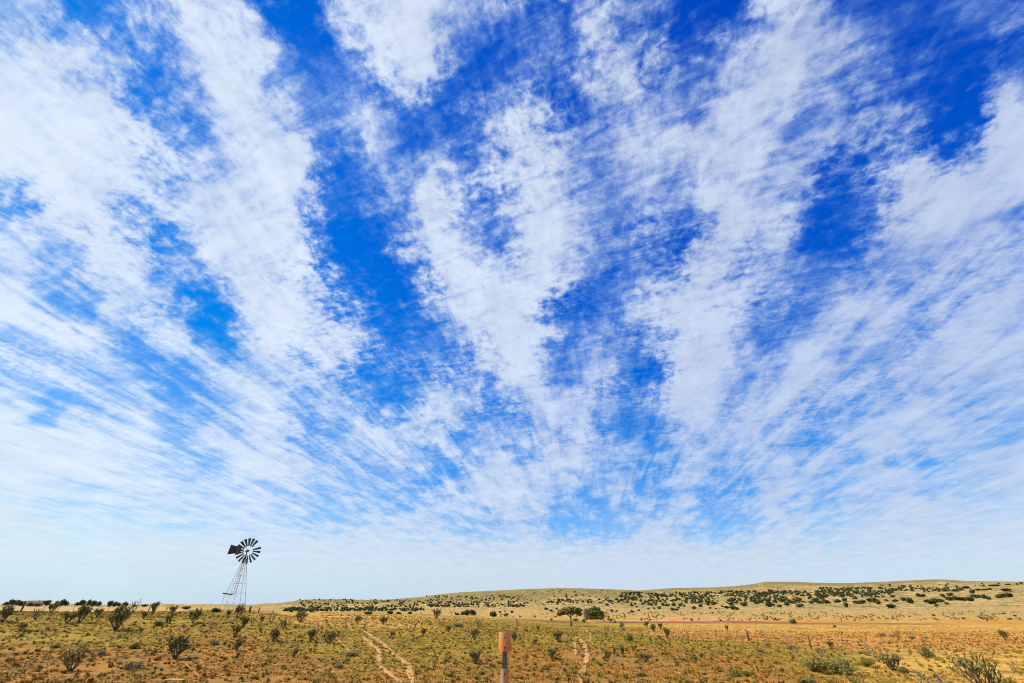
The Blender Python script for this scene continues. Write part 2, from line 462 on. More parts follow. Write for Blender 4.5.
def ground_build(nt, s):
    at = nt.nodes.new('ShaderNodeAttribute'); at.attribute_name = 'tint'
    tcn = nt.nodes.new('ShaderNodeTexCoord'); ob = tcn.outputs['Object']
    base = at.outputs['Color']
    n_patch = nz(nt, .11, 6, .62, vec=ob, dist=.6)      # ten metre patches
    n_mid = nz(nt, .8, 7, .68, vec=ob)
    n_big = nz(nt, .018, 5, .55, vec=ob)
    n_fine = nz(nt, 4.5, 5, .7, vec=ob)
    c = mixc(nt, ramp(nt, n_patch, [(.54, (0, 0, 0)), (.68, (.7, .7, .7))]), base, srgb(204, 122, 66, AK))       # bare orange soil
    c = mixc(nt, ramp(nt, n_mid, [(.36, (.5, .5, .5)), (.5, (0, 0, 0))]), c, srgb(122, 108, 46, AK))              # low green growth
    c = mixc(nt, ramp(nt, n_big, [(.44, (.45, .45, .45)), (.6, (0, 0, 0))]), c, base)
    n_spk = nz(nt, .3, 5, .72, vec=ob)
    c = mixc(nt, ramp(nt, n_spk, [(.4, (.7, .7, .7)), (.5, (0, 0, 0))]), c, srgb(124, 106, 48, AK))
    v = ramp(nt, n_fine, [(.3, (.66, .66, .66)), (.55, (1, 1, 1)), (.75, (1.15, 1.12, 1.05))])
    c = mixc(nt, 1.0, c, v, 'MULTIPLY')
    v2 = ramp(nt, n_mid, [(.3, (.8, .8, .8)), (.7, (1.12, 1.1, 1.06))])
    c = mixc(nt, 1.0, c, v2, 'MULTIPLY')
    nt.links.new(c, s.inputs['Base Color'])
    s.inputs['Roughness'].default_value = .97; s.inputs['Specular IOR Level'].default_value = .05
    bn = nt.nodes.new('ShaderNodeBump'); bn.inputs['Strength'].default_value = .55; bn.inputs['Distance'].default_value = .22
    nt.links.new(n_mid, bn.inputs['Height']); nt.links.new(bn.outputs[0], s.inputs['Normal'])
M_GROUND = material('dry_grassland', ground_build)

def hills_build(nt, s):
    at = nt.nodes.new('ShaderNodeAttribute'); at.attribute_name = 'tint'
    tcn = nt.nodes.new('ShaderNodeTexCoord'); ob = tcn.outputs['Object']
    sc_ = nt.nodes.new('ShaderNodeMapping'); nt.links.new(ob, sc_.inputs[0]); sc_.inputs['Scale'].default_value = (1, .55, 1)
    v = sc_.outputs[0]
    a = nz(nt, .012, 5, .6, vec=v); b_ = nz(nt, .075, 6, .72, vec=v); c_ = nz(nt, .3, 4, .7, vec=v)
    c = mixc(nt, ramp(nt, a, [(.42, (0, 0, 0)), (.62, (.6, .6, .6))]), at.outputs['Color'], srgb(160, 138, 80, AK * .9))
    c = mixc(nt, ramp(nt, b_, [(.42, (.75, .75, .75)), (.52, (0, 0, 0))]), c, srgb(126, 112, 62, AK))
    c = mixc(nt, ramp(nt, b_, [(.54, (0, 0, 0)), (.66, (.6, .6, .6))]), c, srgb(220, 176, 118, AK))
    c = mixc(nt, ramp(nt, c_, [(.42, (.7, .7, .7)), (.5, (0, 0, 0))]), c, srgb(104, 94, 52, AK))
    nt.links.new(c, s.inputs['Base Color']); s.inputs['Roughness'].default_value = .97; s.inputs['Specular IOR Level'].default_value = .05
    bn = nt.nodes.new('ShaderNodeBump'); bn.inputs['Strength'].default_value = .7; bn.inputs['Distance'].default_value = 3.0
    nt.links.new(b_, bn.inputs['Height']); nt.links.new(bn.outputs[0], s.inputs['Normal'])
M_HILLS = material('scrubby_hillside', hills_build)

def polar_sheet(name, r0, r1, nr, label=None, full=True, start=None):
    front = np.linspace(-49, 49, 560)
    side = np.concatenate([np.linspace(-180, -49, 60, endpoint=False), front, np.linspace(49, 180, 61)[1:-1]])
    th = np.radians(side); nt_ = len(th)
    rr = np.exp(np.linspace(math.log(r0), math.log(r1), nr))
    RR, TH = np.meshgrid(rr, th, indexing='ij')
    # rings are rings of equal forward depth in front of the camera, so rows stay dense over the whole view
    k = 1 / np.maximum(np.cos(TH), 0.58)
    X = (RR * k * np.sin(TH)).ravel(); Y = (RR * k * np.cos(TH)).ravel()
    Z = height(X, Y)
    V = np.stack([X, Y, Z], 1)
    a = np.arange(nt_); b = (a + 1) % nt_
    F = []
    for i in range(nr - 1):
        F.append(np.stack([i * nt_ + a, i * nt_ + b, (i + 1) * nt_ + b, (i + 1) * nt_ + a], 1))
    F = np.concatenate(F)[:, ::-1]
    C = zone_col(X, Y)
    if r0 < 2:
        V = np.vstack([V, [0, 0, H1(0, .01)]]); C = np.vstack([C, C[0]])
        cap = np.stack([b, a, np.full(nt_, len(V) - 1), np.full(nt_, len(V) - 1)], 1)
        me = mesh_np(name, V, F, M_GROUND, C, True)
    else: me = mesh_np(name, V, F, M_GROUND, C, True)
    return me
SPLIT = 430.0
o = obj('ground', polar_sheet('ground', 1.0, SPLIT, 330), kind='structure')
o = obj('hills', polar_sheet('hills', SPLIT, 60000.0, 240), kind='structure')
o.data.materials[0] = M_HILLS

# ------------------------------------------------------------------ dirt tracks, sheets laid just above the soil
def track_build(nt, s):
    f = nz(nt, 2.2, 6, .65)
    c = ramp(nt, f, [(.3, srgb(184, 124, 74, .74)), (.5, srgb(206, 150, 92, .76)), (.72, srgb(222, 172, 116, .78))])
    nt.links.new(c, s.inputs['Base Color']); s.inputs['Roughness'].default_value = .97
M_TRACK = material('bare_sandy_track', track_build)
def track(pts, w0, w1):
    P_ = [Vector(ground_at(*p)) for p in pts]
    # resample
    out = []
    for a, b in zip(P_[:-1], P_[1:]):
        n = max(3, int((b - a).length / .35))
        for i in range(n): out.append(a.lerp(b, i / n))
    out.append(P_[-1])
    for _ in range(6): out = [out[0]] + [(out[i - 1] + out[i] * 2 + out[i + 1]) / 4 for i in range(1, len(out) - 1)] + [out[-1]]
    V = []; F = []; m = len(out); K = 7
    for i, p in enumerate(out):
        d = (out[min(i + 1, m - 1)] - out[max(i - 1, 0)]); d.z = 0; d.normalize()
        nrm = Vector((d.y, -d.x, 0)); f = i / (m - 1)
        w = (w0 * (1 - f) + w1 * f)
        tl = min(1, 8 * f + .12, 8 * (1 - f) + .12)
        wl = w * .5 * tl * (.5 + .3 * mnoise.noise(Vector((i * .13, 1.7, w * 9)))+ .25 * mnoise.noise(Vector((i * .5, 4.7, w * 9))))
        wr = w * .5 * tl * (.5 + .3 * mnoise.noise(Vector((i * .13, 7.7, w * 9)))+ .25 * mnoise.noise(Vector((i * .5, 9.7, w * 9))))
        for k in range(K):
            q = k / (K - 1); c = p + nrm * (-wl + (wl + wr) * q)
            V.append((c.x, c.y, H1(c.x, c.y) + .03 - .02 * abs(q - .5)))
        if i:
            for k in range(K - 1):
                a = (i - 1) * K + k; F.append((a, a + 1, a + K + 1, a + K))
    obj('dirt_track', mesh_np('dirt_track', V, F, M_TRACK, None, True), kind='structure')
    return out
TRACKS = []
for pts, w0, w1 in [
    ([(347, 622), (349.5, 627), (353, 632)], .45, .3),
    ([(363, 630.5), (366, 633), (374, 637), (382, 643.5), (388, 648), (394.5, 652.5)], 1.0, .55),
    ([(362.5, 636), (368, 641), (375, 647.5), (383, 650), (391, 653), (399, 657.5), (404.5, 662), (408.5, 669), (411, 676), (413, 689)], .75, .55),
    ([(376.5, 647.5), (379, 652), (378.5, 658), (380.5, 666), (386, 672.5), (393, 677.5), (399, 682), (405, 690)], .7, .5),
    ([(335, 637), (340, 642), (346, 648), (351, 652.5), (356, 656.5), (361, 660)], .3, .3),
    ([(573, 635.5), (578, 638.5), (583, 643), (586, 649), (587.5, 654), (587, 661), (584.5, 668), (579.5, 676), (581, 682), (584, 690)], 1.0, .5),
    ([(577, 625), (583, 627.5), (588.5, 632), (591, 637), (590.5, 642)], .8, .4),
    ([(574.5, 641), (575.5, 649), (576, 656)], .5, .3),
    ([(164, 680), (174, 679), (183, 680.5)], .7, .5),
    ([(183, 661), (189, 667), (196, 674), (201, 680)], .14, .12),
    ([(603, 645.5), (607, 644.5), (610.5, 645.8)], .8, .5),
    ([(708, 648), (712, 648.5), (716, 650)], .5, .4)]:
    TRACKS.append(track(pts, w0, w1))

# ------------------------------------------------------------------ grass: many small tufts, nobody could count them
def tint_build(nt, s):
    at = nt.nodes.new('ShaderNodeAttribute'); at.attribute_name = 'tint'
    nt.links.new(at.outputs['Color'], s.inputs['Base Color'])
    s.inputs['Roughness'].default_value = .85
M_TINT = material('grass_blades', tint_build)
def track_mask(X, Y):
    keep = np.ones(len(X), bool)
    for tr in TRACKS:
        for p in tr[::2]:
            keep &= (X - p.x) ** 2 + (Y - p.y) ** 2 > .13 ** 2
    return keep
def scatter(n, d0, d1, pw=1.0):
    u = rng.random(n); d = (d0 ** (2 - pw) + u * (d1 ** (2 - pw) - d0 ** (2 - pw))) ** (1 / (2 - pw))
    a = rng.uniform(-1.06, 1.06, n)
    return a * d, d
def vnoise(X, Y, s, seed):
    out = np.empty(len(X))
    for i in range(len(X)): out[i] = mnoise.noise(Vector((X[i] * s, Y[i] * s, seed)))
    return out
PAL = [np.array(srgb(*c)) * (1.0, 1.0, .66) for c in ((176, 158, 66), (150, 146, 58), (206, 172, 84), (120, 118, 50), (168, 104, 58), (196, 128, 62), (76, 80, 36))]
def tufts(name, X, Y, hgt, wid, blades, pal_w, label, cat, pmix=.5):
    n = len(X); Z = height(X, Y)
    sc = rng.uniform(.55, 1.35, n)
    cols = (np.array([PAL[k] for k in rng.choice(len(PAL), n, p=pal_w)]) * pmix + zone_col(X, Y) / AK * (1 - pmix)) * rng.uniform(.78, 1.1, n)[:, None] * .98
    ang = rng.uniform(0, 2 * math.pi, (n, blades)); lean = rng.uniform(.15, 1.0, (n, blades)) ** .7
    hh = hgt * sc[:, None] * rng.uniform(.55, 1.1, (n, blades)); ww = wid * sc[:, None]
    bx = X[:, None] + np.cos(ang) * ww * .3 * lean; by = Y[:, None] + np.sin(ang) * ww * .3 * lean
    tx = X[:, None] + np.cos(ang) * ww * lean; ty = Y[:, None] + np.sin(ang) * ww * lean
    tz = Z[:, None] + hh * (1.05 - .55 * lean)
    pa = ang + math.pi / 2 + rng.uniform(-.5, .5, (n, blades)); bw = ww * .16
    V = np.stack([np.stack([bx - np.cos(pa) * bw, by - np.sin(pa) * bw, np.repeat(Z[:, None] - .03, blades, 1)], -1),
                  np.stack([bx + np.cos(pa) * bw, by + np.sin(pa) * bw, np.repeat(Z[:, None] - .03, blades, 1)], -1),
                  np.stack([tx, ty, tz], -1)], 2).reshape(-1, 3)
    F = np.arange(len(V)).reshape(-1, 3)
    C = np.repeat(cols, blades * 3, 0)
    obj(name, mesh_np(name, V, F, M_TINT, C), kind='stuff', label=label, category=cat)
X, Y = scatter(60000, 19, 75, 1.15)
nse = vnoise(X, Y, .16, 3.3) + vnoise(X, Y, .6, 8.1) * .6
keep = (nse > -.26 + .35 * (rng.random(len(X)) - .5)) & ((rng.random(len(X)) < .4) | (X < .5 * Y) | (Y < 30)) & track_mask(X, Y) & ~((Y > 66) & (X < -.62 * Y))
X, Y = X[keep], Y[keep]
tufts('grass', X, Y, .085, .2, 9, [.26, .22, .16, .16, .04, .12, .04], 'low tufts of olive and straw coloured grass covering the near slope', 'grass', .34)
X, Y = scatter(15000, 70, 140, 1.2)
keep = ~(X < -.36 * Y) & (rng.random(len(X)) < .8) & (vnoise(X, Y, .07, 5.5) > -.25)
X, Y = X[keep], Y[keep]
tufts('dry_grass', X, Y, .14, .38, 7, [.16, .12, .34, .08, .05, .22, .03], 'sparse golden dry grass on the flat beyond the near slope', 'dry grass', .2)
# darker low weeds between the grass
X, Y = scatter(7500, 20, 95, 1.1)
keep = track_mask(X, Y) & ~((Y > 66) & (X < -.36 * Y)); X, Y = X[keep], Y[keep]
tufts('weeds', X, Y, .19, .17, 20, [.03, .16, .02, .28, .05, .02, .44], 'small dark green and rusty weeds scattered between the grass', 'weeds', .8)

# ================================================================== plants
def stem_mat(name, c1, c2): return noisy(name, c1, c2, 22, .9, .004)
M_CHOLLA = stem_mat('spiny_stems', (.06, .05, .02), (.18, .15, .068))
M_DRY = stem_mat('dry_stems', (.08, .058, .036), (.22, .165, .105))
M_FRUIT = noisy('waxy_yellow_fruit', (.22, .2, .03), (.36, .28, .05), 30, .6)
M_TRUNK = noisy('grey_bark', (.06, .045, .03), (.16, .12, .08), 14, .95, .01)
M_PALEBARK = noisy('pale_bark', (.2, .16, .11), (.36, .3, .22), 6, .95, .01)
def leaf_mat(name, c1, c2, c3):
    def b(nt, s):
        g = nt.nodes.new('ShaderNodeNewGeometry')
        c = ramp(nt, g.outputs['Random Per Island'], [(.0, c1), (.5, c2), (1.0, c3)])
        nt.links.new(c, s.inputs['Base Color']); s.inputs['Roughness'].default_value = .75
    return material(name, b)
M_JUNIPER = leaf_mat('juniper_foliage', (.034, .052, .014), (.07, .088, .024), (.15, .145, .042))
M_OLIVE = leaf_mat('olive_foliage', (.12, .115, .02), (.22, .19, .035), (.34, .28, .06))
M_GREEN = leaf_mat('green_foliage', (.08, .10, .02), (.16, .17, .032), (.27, .25, .05))
M_SAGE = leaf_mat('sage_foliage', (.17, .13, .045), (.25, .2, .08), (.34, .28, .13))
M_YELLOW = leaf_mat('yellow_flowers', (.30, .22, .015), (.48, .34, .02), (.2, .2, .03))

def stems_mesh(name, mat, seed, n_main, spread, thin=1.0, levels=3, lean=0.0):
    """unit plant: 1 m tall, about 1 m wide; upright jointed stems forking out of a short trunk"""
    rnd = random.Random(seed); mb = MB(); tips = []
    def grow(p, d, ln, r, lv):
        pts = [p]; rads = [r]; q = p.copy(); dd = d.copy()
        for k in range(2):
            dd = (dd + Vector((rnd.uniform(-.22, .22), rnd.uniform(-.22, .22), rnd.uniform(0.0, .22)))).normalized()
            q = q + dd * ln / 2; pts.append(q.copy()); rads.append(r * (.95 - .12 * k))
        mb.tube(pts, rads, 5)
        if lv <= 0 or q.z > .95: tips.append((q, dd, r)); return
        for _ in range(rnd.choice((2, 3, 3) if thin > .7 else (1, 2, 2))):
            nd = (dd + Vector((rnd.uniform(-.75, .75), rnd.uniform(-.75, .75), rnd.uniform(-.15, .55)))).normalized()
            grow(q, nd, ln * rnd.uniform(.55, .95), r * .83, lv - 1)
    for k in range(n_main):
        a = 2 * math.pi * (k + rnd.random() * .7) / n_main
        e = spread * rnd.uniform(.35, 1.1)
        d = Vector((math.cos(a) * e + lean, math.sin(a) * e, 1)).normalized()
        grow(Vector((math.cos(a) * .03, math.sin(a) * .03, -.03)), d, rnd.uniform(.24, .34), .034 * thin, levels)
    zs_ = [v.z for v in mb.v]; xs = [abs(v.x - lean * .0) for v in mb.v] + [abs(v.y) for v in mb.v]
    kz = 1 / max(zs_); kx = .5 / max(xs)
    for v in mb.v: v.x *= kx; v.y *= kx; v.z *= kz
    fr = MB()
    for q, dd, r in tips:
        c = Vector((q.x * kx, q.y * kx, q.z * kz))
        fr.tube([c - Vector((0, 0, .004)), c + dd * .022, c + dd * .04], [.012, .019, .008], 5)
    nv = len(mb.v); nf = len(mb.f)
    if mat is M_CHOLLA:
        mb.v += fr.v; mb.f += [tuple(i + nv for i in f) for f in fr.f]
    me = mb.me('crown', mat, True); me.materials.append(M_FRUIT)
    for p in me.polygons[nf:]: p.material_index = 1
    tr = MB(); rq = random.Random(seed)
    tr.tube([(0, 0, -.06), (rq.uniform(-.01, .01), 0, .05), (rq.uniform(-.02, .02), 0, .14)], [.05 * thin + .01, .04 * thin + .008, .02], 7)
    return me, tr.me('trunk', M_TRUNK, True)
CH = [stems_mesh('stems', M_CHOLLA, 10 + i, n, sp, .72, 4) for i, (n, sp) in enumerate(((8, .7), (9, .85), (7, .5), (9, 1.0), (8, .85)))]
DR = [stems_mesh('stems', M_DRY, 40 + i, n, sp, .42, 3) for i, (n, sp) in enumerate(((6, .5), (8, .8), (5, .65)))]
FL = [stems_mesh('stems', M_CHOLLA, 60 + i, n, sp, .75, 3) for i, (n, sp) in enumerate(((9, 1.5), (11, 1.9)))]

BG = [stems_mesh('stems', M_CHOLLA, 81, 13, .95, .66, 4)]
def leaf_cloud(lobes, n, size, seed, zflat=1.0):
    """small leaf faces through the volume of several lobes; lobes = (x,y,z,rx,ry,rz)"""
    r = np.random.default_rng(seed); out = []
    vol = np.array([l[3] * l[4] * l[5] for l in lobes]); vol = vol / vol.sum()
    for l, p in zip(lobes, vol):
        m = max(6, int(n * p)); d = r.normal(size=(m, 3)); d /= np.linalg.norm(d, axis=1)[:, None]
        rad = r.uniform(.35, 1.0, m) ** .5 * (1 + .12 * np.sin(d[:, 0] * 7 + seed) + .1 * np.sin(d[:, 2] * 9 + l[0] * 5))
        c = np.array(l[:3]) + d * rad[:, None] * np.array(l[3:])
        out.append((c, d))
    C = np.concatenate([c for c, d in out]); Dn = np.concatenate([d for c, d in out])
    C[:, 2] = np.maximum(C[:, 2], .01)
    m = len(C)
    nrm = Dn + r.normal(size=(m, 3)) * .7; nrm /= np.linalg.norm(nrm, axis=1)[:, None]
    t = np.cross(nrm, r.normal(size=(m, 3))); t /= np.linalg.norm(t, axis=1)[:, None]; b = np.cross(nrm, t)
    s1 = size * r.uniform(.6, 1.4, m)[:, None]; s2 = size * r.uniform(.5, 1.1, m)[:, None]
    V = np.stack([C - t * s1 - b * s2 * .4, C + b * s2 * .2 - t * s1 * .2 + b * s2 * .6, C + t * s1 + b * s2 * .3, C + t * s1 * .1 - b * s2], 1).reshape(-1, 3)
    return V, np.arange(len(V)).reshape(-1, 4)
def rand_lobes(seed, n, w=.5, h=1.0, z0=.1):
    r = random.Random(seed); L_ = [(0, 0, (h + z0) * .46, w * .7, w * .7, (h - z0) * .44)]
    for k in range(n):
        a = r.uniform(0, 6.28); q = w * r.uniform(.3, .62); zr = r.uniform(.2, .36) * h
        L_.append((math.cos(a) * q, math.sin(a) * q, r.uniform(z0 + zr * .6, h - zr), w - q + r.uniform(-.06, .03), w - q + r.uniform(-.06, .03), zr))
    return L_
JU = []
for i in range(5):
    V, F = leaf_cloud(rand_lobes(100 + i, 6, .52, 1.0, .02), 620, .075, 200 + i)
    cr = mesh_np('crown', V, F, M_JUNIPER)
    tb = MB(); rr_ = random.Random(i)
    for k in range(3):
        a = rr_.uniform(0, 6.28); tb.tube([(0, 0, -.05), (math.cos(a) * .05, math.sin(a) * .05, .2), (math.cos(a) * .2, math.sin(a) * .2, .62)], [.05, .035, .012], 5)
    JU.append((cr, tb.me('trunk', M_TRUNK, True), (V, F)))
BU = {}
for key, mt, nl in (('G', M_GREEN, 5), ('L', M_SAGE, 6), ('Y', M_YELLOW, 6), ('O', M_OLIVE, 5)):
    BU[key] = []
    for i in range(3):
        V, F = leaf_cloud(rand_lobes(300 + i * 7 + nl, nl, .52, 1.0, .02), 900, .045, 400 + i)
        me = mesh_np('foliage', V, F, mt)
        sb = MB(); rr_ = random.Random(i + 5)
        for k in range(9):
            a = rr_.uniform(0, 6.28); e = rr_.uniform(.2, .42)
            sb.tube([(0, 0, -.03), (math.cos(a) * e * .5, math.sin(a) * e * .5, .4), (math.cos(a) * e, math.sin(a) * e, .95)], [.02, .014, .005], 5)
        BU[key].append((me, sb.me('stems', M_DRY, True)))

NAMES = {'B': ('cholla_cactus', 'cholla cactus'), 'C': ('cholla_cactus', 'cholla cactus'), 'D': ('dry_shrub', 'dry shrub'), 'F': ('spreading_cactus', 'cholla cactus'), 'L': ('sage_shrub', 'sage shrub'),
         'G': ('green_bush', 'green bush'), 'Y': ('yellow_flower_clump', 'wildflower'), 'O': ('leafy_bush', 'leafy bush')}
def plant(kind, px, py, wpx, hpx, label, group, i=0, below=0):
    x, y, z = ground_at(px, py)
    mx, my = scale_at(x, y, z)
    w, h = wpx * mx * 1.08, hpx * my * 1.04
    nm, cat = NAMES[kind]
    root = empty(nm, (x, y, z - .01), random.uniform(0, 6.28), label=label, category=cat)
    if group: root['group'] = group
    sc_ = (w, w, h)
    if kind in 'CDFB':
        st, fr = {'C': CH, 'D': DR, 'F': FL, 'B': BG}[kind][i % {'C': 5, 'D': 3, 'F': 2, 'B': 1}[kind]]
        a = obj('crown', st, root); a.scale = sc_
        b = obj('trunk', fr, root); b.scale = sc_
    else:
        me, sb = BU[kind][i % 3]
        a = obj('flowers' if kind == 'Y' else 'foliage', me, root); a.scale = sc_
        b = obj('stems', sb, root); b.scale = sc_
    return root
GC = 'chollas dotting the grassy slope'
GD = 'dry shrubs on the grassland'
GB = 'low bushes on the grassland'
